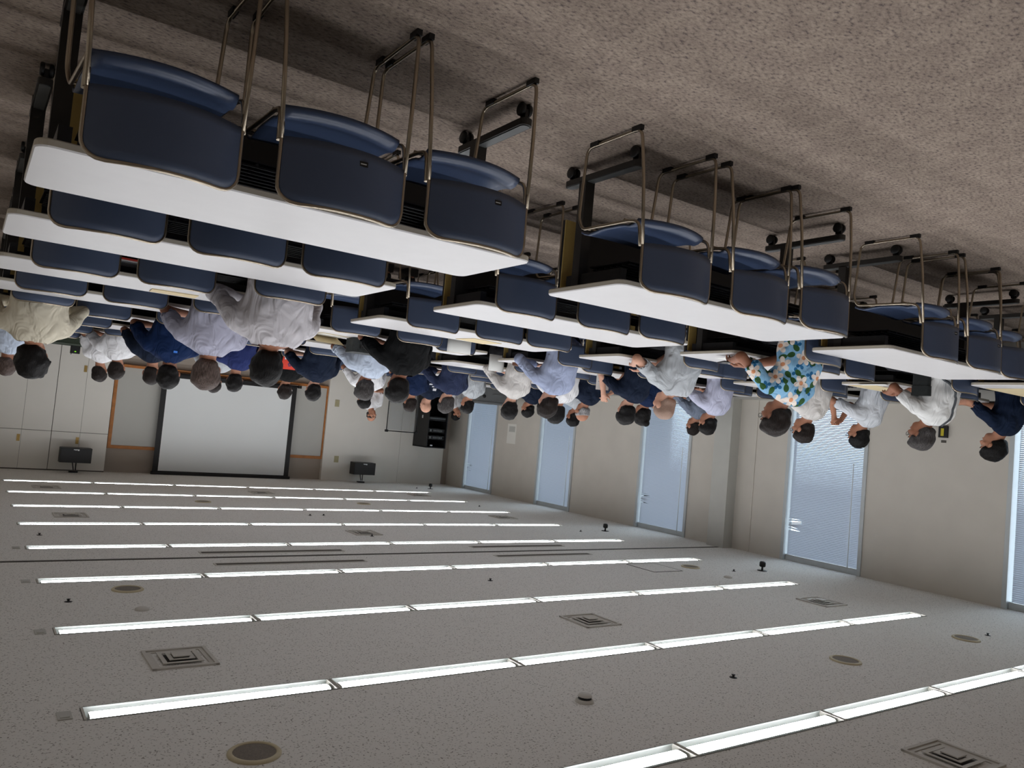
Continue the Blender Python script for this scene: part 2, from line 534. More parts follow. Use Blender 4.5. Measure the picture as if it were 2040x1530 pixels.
_ = 0
ORD = ['first', 'second', 'third', 'fourth', 'fifth', 'sixth', 'seventh', 'eighth', 'ninth']
lp = lamp_proto()
used = False
b = MB(); b.box(-.03, .03, -.05, .05, -.006, 0); b.box(-.02, .02, -.035, -.005, -.009, -.006); pl_me = b.mesh('junction_plate', M_TRIM)
for r in range(1, 6):
    o = link('junction_plate', pl_me, None, (JX[0] + .07, ROWY[r], CEIL))
    tag(o, 'small pale plate left of the %s tube row from photo bottom' % ORD[r - 1], 'plate', 'plates at the lamp row ends')
for r in range(1, 10):
    for j in range(6):
        if r == 1 and j == 0: continue
        lab = 'lit ceiling tube light, %s in the %s row from the photo bottom' % (ORD[j], ORD[r - 1])
        loc = ((JX[j] + JX[j + 1]) / 2, ROWY[r], CEIL)
        g = 'tube lights along the ceiling'
        if not used:
            lp.location = loc; lp['label'] = lab; lp['group'] = g; used = True
        else:
            dup(lp, loc, 0, lab, g)
# the last lit row above the photographer, out of view, is the same lamp again
for j in range(0, 6):
    dup(lp, ((JX[j] + JX[j + 1]) / 2, ROWY[0], CEIL), 0, 'lit ceiling tube light, %s in the row above the photographer' % ORD[j], 'tube lights above the photographer')
dup(lp, ((JX[0] + JX[1]) / 2, ROWY[1], CEIL), 0, 'lit ceiling tube light, first in the first row from the photo bottom', 'tube lights along the ceiling')

# ------------------------------------------------------------------ square air diffusers
def diffuser_proto():
    t = thing('air_diffuser', 'x', 'air vent')
    h = .18
    b = MB()
    for (x0, x1, y0, y1) in ((-h, h, -h, -h + .02), (-h, h, h - .02, h), (-h, -h + .02, -h, h), (h - .02, h, -h, h)):
        b.box(x0, x1, y0, y1, -.012, 0)
    b.build('outer_frame', M_DIFF, t)
    for k, (q, z) in enumerate(((.16, -.004), (.11, -.014), (.07, -.02))):
        b = MB()
        for i in range(4):
            c, s = math.cos(i * PI / 2), math.sin(i * PI / 2)
            vs = []
            for (u, v, zz) in ((-q, q, z), (q, q, z), (q - .025, q - .025, z + .002 - (.0 if k else .004)), (-q + .025, q - .025, z + .002 - (.0 if k else .004))):
                vs.append((u * c - v * s, u * s + v * c, zz))
            b.add(vs + [(x, y, zz + .004) for x, y, zz in vs], [(0, 1, 2, 3), (7, 6, 5, 4), (0, 4, 5, 1), (2, 6, 7, 3), (1, 5, 6, 2), (3, 7, 4, 0)])
        b.build('louvre_ring', M_DIFF, t)
    b = MB(); b.box(-.045, .045, -.045, .045, -.03, -.024); b.build('centre_plate', M_DIFF, t)
    b = MB(); b.box(-.085, .085, -.085, .085, -.0025, -.0005); b.build('neck', M_DARKLINE, t)
    remember(t)
    return t


dp = diffuser_proto()
DIFF = [(-1.18, 4.84, 'largest, lower left of the photo'), (-4.34, 4.86, 'between second and third tube rows, centre'),
        (-7.43, 4.80, 'between second and third tube rows, right'), (-4.40, 2.03, 'at the bottom right photo corner'),
        (-1.17, 10.62, 'left, between sixth and seventh tube rows'), (-4.33, 9.26, 'just beyond the fifth tube row'),
        (-7.52, 10.78, 'near the right end of seventh row'), (-1.13, 13.52, 'by the hanging speaker at left'),
        (-4.33, 13.5, 'in front of the projection screen'), (-7.54, 13.77, 'by the right hanging speaker')]
for i, (x, y, w) in enumerate(DIFF):
    lab = 'square grey ceiling air vent ' + w
    if i == 0: dp.location = (x, y, CEIL); dp['label'] = lab; dp['group'] = 'square air vents in the ceiling'
    else: dup(dp, (x, y, CEIL), 0, lab, 'square air vents in the ceiling')

# round ceiling speakers
def cspk_proto():
    t = thing('ceiling_speaker', 'x', 'speaker')
    b = MB(); b.lathe([(.115, 0), (.115, -.006), (.108, -.012), (.094, -.012), (.092, -.006)], 28); b.build('ring', M_IVORY, t)
    b = MB(); b.lathe([(.093, -.007), (.06, -.0095), (.0, -.0105)], 28); b.build('grille', M_GRILL, t)
    remember(t)
    return t


cp = cspk_proto()
for i, (x, y, w) in enumerate([(-1.19, 3.43, 'largest, at the bottom edge of the photo'), (-1.18, 6.65, 'just below the fourth tube row, photo left'), (-5.57, 3.37, 'beside the lowest tube row, left of a pair'),
                               (-7.48, 3.40, 'beside the lowest tube row, right of a pair'), (-7.47, 6.62, 'at the right end of the fourth tube row'), (-5.67, 12.25, 'small and far, before the eighth tube row'),
                               (-3.04, 12.13, 'small and far, beyond the seventh tube row')]):
    lab = 'round taupe ceiling speaker, ' + w
    if i == 0: cp.location = (x, y, CEIL); cp['label'] = lab; cp['group'] = 'round ceiling speakers'
    else: dup(cp, (x, y, CEIL), 0, lab, 'round ceiling speakers')

# sprinkler heads, smoke detectors, slot vents, hatch
SPR = [(-.75, 6.35), (-.76, 9.22), (-4.33, 3.4), (-7.89, 3.4), (-7.90, 6.31), (-4.38, 6.40), (-8.21, 15.13), (-7.95, 12.19), (-7.98, 9.32), (-4.40, 10.82), (-4.19, 10.80), (-4.33, 9.02)]
b = MB(); b.lathe([(.026, 0), (.026, -.002), (.014, -.004), (.008, -.006), (.008, -.016), (.014, -.018), (.012, -.021), (0, -.021)], 12)
spr_me = b.mesh('sprinkler_head', M_BLACKM)
for i, (x, y) in enumerate(SPR):
    o = link('sprinkler_head', spr_me, None, (x, y, CEIL))
    tag(o, 'tiny dark sprinkler head in the ceiling, number %s from the camera side' % ['four', 'nine', 'two', 'one', 'three', 'five', 'twelve', 'eleven', 'eight', 'ten', 'ten, twin', 'seven'][i], 'sprinkler', 'sprinkler heads')
t = thing('smoke_detector', 'slotted white smoke detector with dark openings low on the ceiling', 'detector', (-3.05, 3.405, CEIL))
b = MB(); b.lathe([(.055, 0), (.052, -.012), (.04, -.018)], 20); b.build('base', M_DIFF, t)
b = MB(); b.lathe([(.038, -.018), (.038, -.032)], 16); b.build('slot_ring', M_BLACK, t)
b = MB(); b.lathe([(.042, -.032), (.036, -.042), (0, -.044)], 16); b.build('cap', M_DIFF, t)
for (x, y, w) in ((-1.175, 6.01, 'left'), (-7.43, 6.01, 'right')):
    b = MB(); b.lathe([(.05, 0), (.048, -.01), (.03, -.02), (0, -.021)], 18)
    tag(b.build('heat_detector', M_DIFF, None, (x, y, CEIL)), 'flat grey heat detector on the ceiling, photo ' + w + ' of the pair', 'detector', 'flat heat detectors')
for k, (xa, xb, y, w) in enumerate(((-3.556, -2.05, 8.1, 'upper left'), (-3.558, -2.045, 7.51, 'lower left'), (-6.70, -5.26, 8.17, 'upper right'), (-6.67, -5.23, 7.575, 'lower right'))):
    t = thing('slot_vent', 'long dark slot vent by the partition track, ' + w + ' of the four', 'air vent', ((xa + xb) / 2, y, CEIL), 0, 'slot vents along the partition track')
    h = (xb - xa) / 2
    b = MB(); b.box(-h, h, -.055, -.04, -.006, .0); b.box(-h, h, .04, .055, -.006, .0); b.box(-h, -h + .015, -.04, .04, -.006, 0); b.box(h - .015, h, -.04, .04, -.006, 0)
    b.build('frame', M_DIFF, t)
    b = MB(); b.box(-h + .015, h - .015, -.04, .04, -.003, -.001); b.build('slot', M_SEAM, t)
    b = MB(); b.box(-h + .015, h - .015, -.004, .004, -.006, -.003); b.build('blade', M_SEAM, t)
t = thing('ceiling_hatch', 'square access hatch outlined in the ceiling beside the fourth tube row', 'hatch', (-6.9, 6.67, CEIL))
b = MB(); b.box(-.225, .225, -.225, .225, -.003, 0); b.build('door_panel', M_CEIL, t)
b = MB()
for (x0, x1, y0, y1) in ((-.235, .235, -.235, -.225), (-.235, .235, .225, .235), (-.235, -.225, -.225, .225), (.225, .235, -.225, .225)):
    b.box(x0, x1, y0, y1, -.004, 0)
b.build('rim', M_SEAM, t)
# small black ceiling cameras near the window wall
for k, (x, y, w) in enumerate(((-8.52, 9.36, 'middle of the three'), (-8.38, 6.26, 'nearest the camera'), (-8.54, 15.12, 'far by the front wall'))):
    t = thing('ceiling_camera', 'small black ceiling camera near the window wall, ' + w, 'camera', (x, y, CEIL), 0, 'small black ceiling cameras')
    b = MB(); b.lathe([(.06, 0), (.06, -.006), (0, -.006)], 16); b.build('mount_plate', M_BLACKM, t)
    b = MB(); b.tube([(0, 0, -.004), (0, 0, -.05)], .012, 8); b.build('stem', M_BLACKM, t)
    b = MB(); b.lathe([(0, -.05), (.03, -.05), (.038, -.06), (.038, -.10), (.03, -.115), (0, -.118)], 14); b.build('housing', M_BLACK, t)

# ------------------------------------------------------------------ front of the room
# storage cupboards, photo left of the boards
Y0 = YF - .0
for k, (xa, xb, w) in enumerate(((-2.25, -1.337, 'next to the whiteboard'), (-1.333, -.42, 'second from the whiteboard'), (-.416, .497, 'at the photo left edge'))):
    t = thing('storage_cabinet', 'tall grey built-in cupboard with four flush doors ' + w, 'cabinet', ((xa + xb) / 2, YF, 0), 0, 'built-in cupboards on the front wall')
    h = (xb - xa) / 2
    b = MB(); b.box(-h, h, .0, .1, 0, CEIL); b.build('carcass', M_SEAM, t)
    for (z0, z1) in ((.06, 2.228), (2.236, CEIL - .02)):
        for s in (0, 1):
            x0, x1 = (-h + .003, -.0022) if s == 0 else (.0022, h - .003)
            b = MB(); b.box(x0, x1, -.02, 0, z0, z1); d = b.build('door', M_WALLF, t)
            if s == 1:
                zc = 1.06 if z0 < 1 else 2.38
                b = MB(); b.box(.012, .062, -.026, -.02, zc - .06, zc + .06); b.box(.024, .05, -.034, -.026, zc - .03, zc + .03)
                b.build('handle', M_BRASS, d)
b = MB(); b.box(.5, XR, YF, YF + .1, 0, CEIL)
b.build('panel', M_WALLF, wf)

# whiteboard in its wooden frame
t = thing('whiteboard', 'wide whiteboard in an orange wooden frame behind the projection screen', 'whiteboard', (-4.385, YF + .1, 0))
b = MB(); b.box(-2.08, 2.08, -.03, -.01, .93, 2.45); b.build('writing_surface', M_BOARD, t)
for (x0, x1, z0, z1) in ((-2.12, -2.06, .90, 2.49), (2.06, 2.12, .90, 2.49), (-2.06, 2.06, 2.43, 2.49), (-2.06, 2.06, .90, .95)):
    b = MB(); b.box(x0, x1, -.05, 0, z0, z1); b.build('frame_bar', M_WOOD, t)
b = MB(); b.box(-2.0, 2.0, -.12, -.05, .90, .915); b.build('pen_tray', M_WOOD, t)
# projection screen pulled down in front of it
t = thing('projection_screen', 'large pale projection screen with wide black border hanging from the ceiling', 'screen', (-4.40, YF - .06, 0))
b = MB(); b.box(-1.23, 1.23, -.004, .004, 1.06, 2.865); b.build('picture_area', M_SCREEN, t)
for (x0, x1, z0, z1) in ((-1.33, -1.23, 1.0, 2.90), (1.23, 1.33, 1.0, 2.90), (-1.23, 1.23, 1.0, 1.06), (-1.23, 1.23, 2.865, 2.90)):
    b = MB(); b.box(x0, x1, -.003, .003, z0, z1); b.build('border_band', M_BLACK, t)
b = MB(); b.box(-1.35, 1.35, -.06, .05, 2.88, CEIL); b.build('roller_case', M_BLACKM, t)
b = MB(); b.tube([(-1.35, 0, .985), (1.35, 0, .985)], .02, 8); b.build('weight_bar', M_BLACKM, t)
b = MB(); b.box(-1.42, -1.35, -.03, .03, .955, 1.015); b.build('end_cap', M_BLACK, t)

# wall plates on the panel
for (x, z, w, hh) in ((-6.68, 1.25, 'lower', .055), (-6.79, 2.47, 'upper', .05)):
    t = thing('wall_switch', 'small yellowed wall plate right of the whiteboard, %s in the room' % w, 'switch', (x, YF, z), 0, 'yellowed wall plates')
    b = MB(); b.box(-.05, .05, -.008, 0, -hh - .02, hh + .02); b.build('plate', M_SWITCH, t)
    b = MB(); b.box(-.02, .02, -.013, -.008, -hh + .02, hh - .02); b.build('rocker', M_SWITCH, t)

# hanging loudspeakers
for k, (x, w) in enumerate(((-1.72, 'in front of the cupboards'), (-7.28, 'in front of the grey panels, photo centre'))):
    t = thing('hanging_speaker', 'black box loudspeaker hung from the ceiling ' + w, 'speaker', (x, 15.95, 2.62), 0, 'black hanging loudspeakers')
    b = MB(); b.prism([(-.25, .13), (-.20, .2), (.2, .2), (.25, .13), (.25, -.1), (-.25, -.1)], -.13, .13); b.build('cabinet', M_BLACK, t)
    b = MB(); b.box(-.24, .24, -.112, -.1, -.12, .12); b.build('grille', M_BLACK, t)
    b = MB(); b.box(-.045, -.018, -.114, -.112, -.11, -.085); b.box(-.018, .045, -.114, -.112, -.11, -.097); b.box(.0, .02, -.114, -.112, -.097, -.09); b.build('badge', M_LOGO, t)
    b = MB(); b.tube([(-.03, .05, .13), (-.03, .05, .27)], .009, 6); b.tube([(.03, .05, .13), (.0, .05, .27)], .009, 6); b.build('bracket', M_BLACKM, t)
    b = MB(); b.box(-.07, .07, 0, .1, CEIL - 2.62 - .03, CEIL - 2.62); b.build('ceiling_plate', M_BLACKM, t)

# equipment rack
t = thing('equipment_rack', 'black tall equipment rack standing in the front window corner', 'rack', (-8.87, 15.96, 0))
b = MB()
b.box(.23, .25, -.33, .33, .05, 2.06); b.box(-.25, -.23, -.33, .33, .05, 2.06); b.box(-.25, .25, -.33, .33, 2.04, 2.06); b.box(-.25, .25, .31, .33, .05, 2.06); b.box(-.25, .25, -.33, .33, .05, .09)
b.build('case', M_BLACKM, t)
for z in (.2, .5, .8, 1.35):
    b = MB(); b.box(-.22, .22, -.29, .2, z, z + .09); d = b.build('device', M_BLACK, t)
    b = MB(); b.box(-.2, .2, -.30, -.29, z + .03, z + .045); b.build('trim_line', M_FOOTG, d)
for z in (1.62, 1.78):
    b = MB(); b.box(-.22, .22, -.29, .2, z, z + .09); d = b.build('device', M_BLACK, t)
    b = MB(); b.box(.14, .18, -.31, -.29, z + .02, z + .07); b.build('knob', M_FOOTG, d)
    b = MB()
    for k in range(6): b.box(-.14 + k * .04, -.12 + k * .04, -.302, -.29, z + .025, z + .065)
    o = b.build('buttons', M_GREYP, d); o['kind'] = 'stuff'
b = MB(); b.box(.1, .16, -.335, -.33, 1.99, 2.015); b.build('badge', M_LOGO, t)
b = MB(); b.box(.25, .253, -.06, -.01, 1.33, 1.4); b.build('sticker', M_WHITEP, t)
for sx in (-.2, .2):
    for sy in (-.28, .28):
        b = MB(); b.lathe([(0, -.012), (.03, -.012), (.03, .012), (0, .012)], 12, 'x', (sx, sy, .03)); b.build('caster', M_BLACK, t)

# clear sheet partition on a black tube stand
t = thing('sheet_partition', 'clear vinyl partition sheet on thin black tube frame before the front wall', 'partition', (-7.92, 15.55, 0))
b = MB(); b.box(-.34, .34, -.003, .003, .5, 1.72); b.build('sheet', M_VINYL, t)
for s in (-1, 1):
    b = MB(); b.tube([(s * .36, 0, .02), (s * .36, 0, 1.75)], .012, 8); b.build('pole', M_BLACKM, t)
    b = MB(); b.tube([(s * .36, -.25, .015), (s * .36, .25, .015)], .013, 8); b.build('foot', M_BLACKM, t)
    b = MB(); b.box(s * .36 - .03, s * .36 + .03, -.025, .025, 1.72, 1.77); b.build('joint', M_BLACK, t)
b = MB(); b.tube([(-.4, 0, 1.745), (.4, 0, 1.745)], .011, 8); b.build('top_rail', M_BLACKM, t)

# green felt table with a black device at the front left
t = thing('front_table', 'front table covered in dark green felt before the grey cupboards', 'table', (-1.5, 14.8, 0))
b = MB(); b.prism(rrect(-.9, .9, -.4, .4, .03), .69, .715); b.build('tabletop', M_EDGE, t)
b = MB(); b.prism(rrect(-.93, .93, -.43, .43, .04), .715, .722)
for (x0, x1, y0, y1) in ((-.93, .93, -.43, -.425), (-.93, -.925, -.43, .43), (.925, .93, -.43, .43)):
    b.box(x0, x1, y0, y1, .12, .72)
b.build('felt_cover', M_GREENF, t)
for sx in (-.8, .8):
    for sy in (-.32, .32):
        b = MB(); b.tube([(sx, sy, 0), (sx, sy, .69)], .02, 8); b.build('leg', M_DGREY, t)
t = thing('receiver_box', 'small black box with green light on the green felt table', 'device', (-1.43, 15.0, .722))
b = MB(); b.prism(rrect(-.07, .07, -.05, .05, .01), 0, .13); b.build('case', M_BLACK, t)
b = MB(); b.tube([(.05, 0, .13), (.055, 0, .15)], .006, 6); b.build('stub', M_BLACK, t)
b = MB(); b.box(-.012, .012, -.053, -.05, .09, .105); b.build('indicator', M_LED, t)
# grey cart near the front window
t = thing('grey_cart', 'dark grey equipment cart with black socket beside the far window', 'cart', (-8.86, 13.45, 0), .2)
b = MB(); b.box(-.42, .42, -.28, .28, .12, .97); b.build('body', M_GREYP, t)
b = MB(); b.box(-.44, .44, -.3, .3, .97, 1.0); b.build('top', M_GREYP, t)
b = MB(); b.lathe([(.035, 0), (.035, -.01), (.02, -.012), (0, -.012)], 14, 'y', (.3, -.28, .86)); b.build('socket', M_BLACK, t)
b = MB(); b.box(-.1, .12, -.29, -.28, .80, .83); b.build('handle', M_FOOTG, t)
for sx in (-.36, .36):
    for sy in (-.22, .22):
        b = MB(); b.lathe([(0, -.015), (.05, -.015), (.05, .015), (0, .015)], 12, 'x', (sx, sy, .05)); b.build('caster', M_BLACK, t)
        b = MB(); b.box(sx - .02, sx + .02, sy - .02, sy + .02, .05, .12); b.build('fork', M_DGREY, t)
t = thing('blue_sign_card', 'blue printed card standing on the sill of the far window', 'card', (XL + .1, 14.85, .7))
b = MB(); b.box(-.004, .004, -.22, .22, .03, .18); b.build('card', M_BLUEP, t)
b = MB(); b.box(-.012, .012, -.23, .23, 0, .03); b.build('stand', M_WHITEP, t)
t = thing('red_box', 'small dark red box on the sill right beside the far window', 'box', (XL + .13, 14.25, .7))
b = MB(); b.box(-.06, .06, -.07, .07, 0, .2); b.build('body', M_DRED, t)
b = MB(); b.box(-.062, .062, -.072, .072, .2, .22); b.build('lid', M_DRED, t)
t = thing('notice_paper', 'pale translucent notice sheet stuck on the wall between the two far windows', 'paper', (XL, 13.75, 1.58))
b = MB(); b.box(0, .004, -.16, .16, -.22, .2); b.build('sheet', M_WALLF, t)
b = MB(); b.box(.004, .006, -.12, .1, -.17, -.05); b.build('print', M_TRIM, t)
t = thing('alarm_box', 'small black and yellow alarm box low on the wall behind seated people', 'alarm', (XL, 4.75, 1.02))
b = MB(); b.box(0, .04, -.05, .05, -.07, .07); b.build('case', M_BLACK, t)
b = MB(); b.box(.04, .045, -.015, .02, -.04, .05); b.build('yellow_face', mat('yellow_print', (196, 180, 40), noise=(9, .05)), t)
b = MB(); b.box(0, .004, -.03, .03, .1, .13); b.build('label_plate', M_SEAM, t)

# ================================================================== DESKS
ROWS = [3.36, 4.60, 5.97, 7.35, 8.87, 10.2, 11.5, 12.8]      # y of the far edge of each desk row
BLK = [-0.08, -2.475, -4.84, -7.185]                          # x of the right end of each block
BNAME = ['leftmost', 'second', 'third', 'rightmost']
DL, DD, DH = 1.87, .60, .70


def desk_proto():
    t = thing('folding_desk', 'x', 'desk')      # origin: floor under the middle of the desk
    o = rrect(-DL / 2, DL / 2, -DD / 2, DD / 2, .05)
    oi = rrect(-DL / 2 + .004, DL / 2 - .004, -DD / 2 + .004, DD / 2 - .004, .046)
    b = MB(); n = len(o)
    vs = [(x, y, DH) for x, y in oi] + [(x, y, DH - .005) for x, y in o] + [(x, y, DH - .024) for x, y in o] + [(x, y, DH - .028) for x, y in oi]
    fs = [tuple(range(n)), tuple(range(3 * n, 4 * n))[::-1]]; mi = [0, 0]
    b.add(vs, fs)
    off = 0
    for k in range(n):
        k2 = (k + 1) % n
        for r in range(3):
            b.f.append((r * n + k, r * n + k2, (r + 1) * n + k2, (r + 1) * n + k)); b.mi.append(1 if r else 0); b.sm.append(False)
    b.build('tabletop', [M_TOP, M_EDGE], t)
    b = MB(); b.box(-DL / 2 + .06, DL / 2 - .06, DD / 2 - .05, DD / 2 - .03, .285, .655); b.build('modesty_panel', M_BLACKM, t)
    for s in (-1, 1):
        b = MB(); b.box(s * (DL / 2 - .105) - .045, s * (DL / 2 - .105) + .045, DD / 2 - .056, DD / 2 - .0502, .285, .655); b.build('panel_end_strip', M_TAN, t)
    for s in (-1, 1):
        x = s * (DL / 2 - .08)
        b = MB(); b.box(x - .03, x + .03, .09, .145, .10, .66); b.build('column', M_DGREY, t)
        b = MB(); f = rrect(x - .03, x + .03, -.29, .28, .028)
        b.prism(f, .075, .105, 0)
        m = b.build('foot_bar', [M_DGREY, M_FOOTG], t)
        b = MB(); b.prism(rrect(x - .022, x + .022, -.28, .27, .02), .105, .109); b.build('foot_cover', M_FOOTG, t)
        for y in (-.25, .24):
            b = MB(); b.tube([(x, y, .06), (x, y, .08)], .016, 8); b.box(x - .008, x + .008, y - .02, y + .02, .03, .066)
            c = b.build('caster', M_BLACK, t)
            for q in (-1, 1):
                b = MB(); b.lathe([(0, -.009), (.026, -.009), (.03, -.005), (.03, .005), (.026, .009), (0, .009)], 14, 'x', (x + q * .018, y, .03)); b.build('wheel', M_BLACK, c)
        b = MB(); b.box(x - .02, x + .02, -.22, .2, .60, .67); b.build('hinge_arm', M_BLACKM, t)
    b = MB(); b.box(-DL / 2 + .11, DL / 2 - .11, .09, .14, .60, .66); b.build('cross_beam', M_BLACKM, t)
    b = MB()
    for k in range(7):
        y = -.19 + k * .045
        b.tube([(-DL / 2 + .14, y, .565), (DL / 2 - .14, y, .565)], .005, 5)
    for x in (-.7, -.25, .25, .7): b.tube([(x, -.2, .56), (x, .1, .56)], .006, 5)
    o = b.build('book_rack', M_BLACKM, t); o['kind'] = 'stuff'
    b = MB(); b.box(-DL / 2 + .13, DL / 2 - .13, -.2, .1, .548, .553); b.build('shelf', M_BLACKM, t)
    b = MB(); b.box(-DL / 2 + .035, -DL / 2 + .06, -.1, -.05, .62, .672); b.build('lever', M_WHITEP, t)
    remember(t)
    return t


RN = ['first', 'second', 'third', 'fourth', 'fifth', 'sixth', 'seventh', 'eighth']
dkp = desk_proto()
DESK_DY = {(0, 2): .05, (1, 1): .02, (2, 2): -.1}
DESK_DX = {(2, 2): .05, (3, 0): 0}
first = True
for bi in range(4):
    for ri in range(8):
        loc = (BLK[bi] - DL / 2 + DESK_DX.get((bi, ri), rng.uniform(-.02, .02)), ROWS[ri] - DD / 2 + DESK_DY.get((bi, ri), 0), 0)
        lab = 'white folding desk on casters, %s row from camera, %s of four blocks from left' % (RN[ri], BNAME[bi])
        g = 'white desks in the %s block' % BNAME[bi]
        if first:
            dkp.location = loc; dkp['label'] = lab; dkp['group'] = g; first = False
        else:
            if (bi, ri) in ((0, 7),) or True:
                dup(dkp, loc, rng.uniform(-.006, .006), lab, g)


# ================================================================== CHAIRS
def chair_proto(labelled):
    t = thing('stacking_chair', 'x', 'chair')      # origin: floor under the middle of the chair, +y is where it faces
    # back shell: a curved slab between the rear tubes
    def slab(x0, x1, nx, nv, fn, th, rc=None):
        vs, fs = [], []
        for side in (0, 1):
            for i in range(nx + 1):
                for j in range(nv + 1):
                    p, nrm = fn(i / nx, j / nv)
                    vs.append(Vector(p) + Vector(nrm) * (th * (side - .5)))
        m = (nx + 1) * (nv + 1)
        idx = lambda s, i, j: s * m + i * (nv + 1) + j
        for i in range(nx):
            for j in range(nv):
                fs.append((idx(0, i, j), idx(0, i, j + 1), idx(0, i + 1, j + 1), idx(0, i + 1, j)))
                fs.append((idx(1, i, j), idx(1, i + 1, j), idx(1, i + 1, j + 1), idx(1, i, j + 1)))
        for i in range(nx):
            fs.append((idx(0, i, 0), idx(0, i + 1, 0), idx(1, i + 1, 0), idx(1, i, 0)))
            fs.append((idx(0, i, nv), idx(1, i, nv), idx(1, i + 1, nv), idx(0, i + 1, nv)))
        for j in range(nv):
            fs.append((idx(0, 0, j), idx(1, 0, j), idx(1, 0, j + 1), idx(0, 0, j + 1)))
            fs.append((idx(0, nx, j), idx(0, nx, j + 1), idx(1, nx, j + 1), idx(1, nx, j)))
        return vs, fs

    RC, HX, ZT = .06, .219, .760                    # corner radius, half width, top

    def bulge(x, z):
        return -.235 - .072 * (1 - (x / HX) ** 2) - .08 * (z - .56) * .25

    def back(u, v):
        x = math.sin((u - .5) * PI * .985) / math.sin(.5 * PI * .985) * HX if True else 0
        top = ZT
        ax = abs(x)
        if ax > HX - RC:
            q = (ax - HX + RC) / RC
            top -= RC * (1 - math.sqrt(max(0, 1 - q * q)))
        z = .546 + (top - .546) * v
        return (x, bulge(x, z), z), (-x * .6, -1, 0.05)
    vs, fs = slab(0, 1, 26, 7, back, .011)
    b = MB(); b.add(vs, fs, 0, True); bk = b.build('backrest', M_NAVY, t)
    if labelled:
        b = MB(); b.box(-.015, .015, -.003, .0, -.0085, .0085, 0); b.box(-.010, .010, -.0035, -.003, -.0015, .002, 1)
        lb = b.build('label_plate', [M_BLACK, M_LOGO], bk, (-.035, bulge(.035, .6) - .005, .59))
        lb.rotation_euler = (0, 0, .12)
    # the steel tube runs round the shell: up one side, over the top, down the other
    loop = [(HX + .004, z) for z in (.50, .56, .62, .68, ZT - RC)]
    loop += [(HX - RC + (RC + .004) * math.cos(a), ZT - RC + (RC + .004) * math.sin(a)) for a in (.3, .6, .9, 1.2, PI / 2)]
    loop += [(x, ZT + .004) for x in (.12, .08, .04, 0)]
    loop += [(-x, z) for x, z in loop[-2::-1]]
    b = MB(); b.tube([(x, bulge(min(max(x, -HX), HX), z), z) for x, z in loop], .0068, 7); b.build('back_frame', M_CHROME, t)

    def seat(u, v):
        x = (u * 2 - 1) * .215
        c = 1 - (x / .215) ** 2
        y0 = -.185 - .05 * c
        y = y0 + (.225 - y0) * v
        pz = np.interp(v, [0, .06, .14, .24, .6, .88, 1], [.430, .447, .452, .440, .434, .447, .425])
        z = pz - .012 * c * (1 if .1 < v < .9 else .4)
        return (x, y, z), (0, 0, 1)
    vs, fs = slab(0, 1, 12, 14, seat, .012)
    b = MB(); b.add(vs, fs, 0, True); b.build('seat', M_NAVYS, t)
    for s in (-1, 1):
        b = MB()
        pts = bend([(s * .2235, -.236, .555), (s * .236, -.222, .25), (s * .247, -.198, .017), (s * .247, .19, .017), (s * .238, .225, .36), (s * .225, .205, .418), (s * .222, -.13, .428), (s * .226, -.205, .445), (s * .229, -.226, .56)], .045, 4)
        b.tube(pts, .0078, 8)
        b.build('side_frame', M_CHROME, t)
        for y in (-.168, .13):
            b = MB(); b.box(s * .247 - .011, s * .247 + .011, y - .03, y + .03, .0, .022); b.build('foot_pad', M_BLACK, t)
    for y in (-.1, .17):
        b = MB(); b.tube([(-.224, y, .418), (.224, y, .418)], .007, 6); b.build('cross_tube', M_CHROME, t)
    remember(t)
    return t


chp = chair_proto(False); chl = chair_proto(True)
SEATX = [[-.345, -.89, -1.445], [-.17, -.79, -1.27], [-.14, -.74, -1.30], [-.20, -.80, -1.36]]
SEAT_DX = {(1, 2): -.14}
SEAT_FIX = {(2, 4, 0): -5.20, (1, 3, 2): -3.80}      # chairs with a notice hung over the back
# people: hip position decides where their chair stands

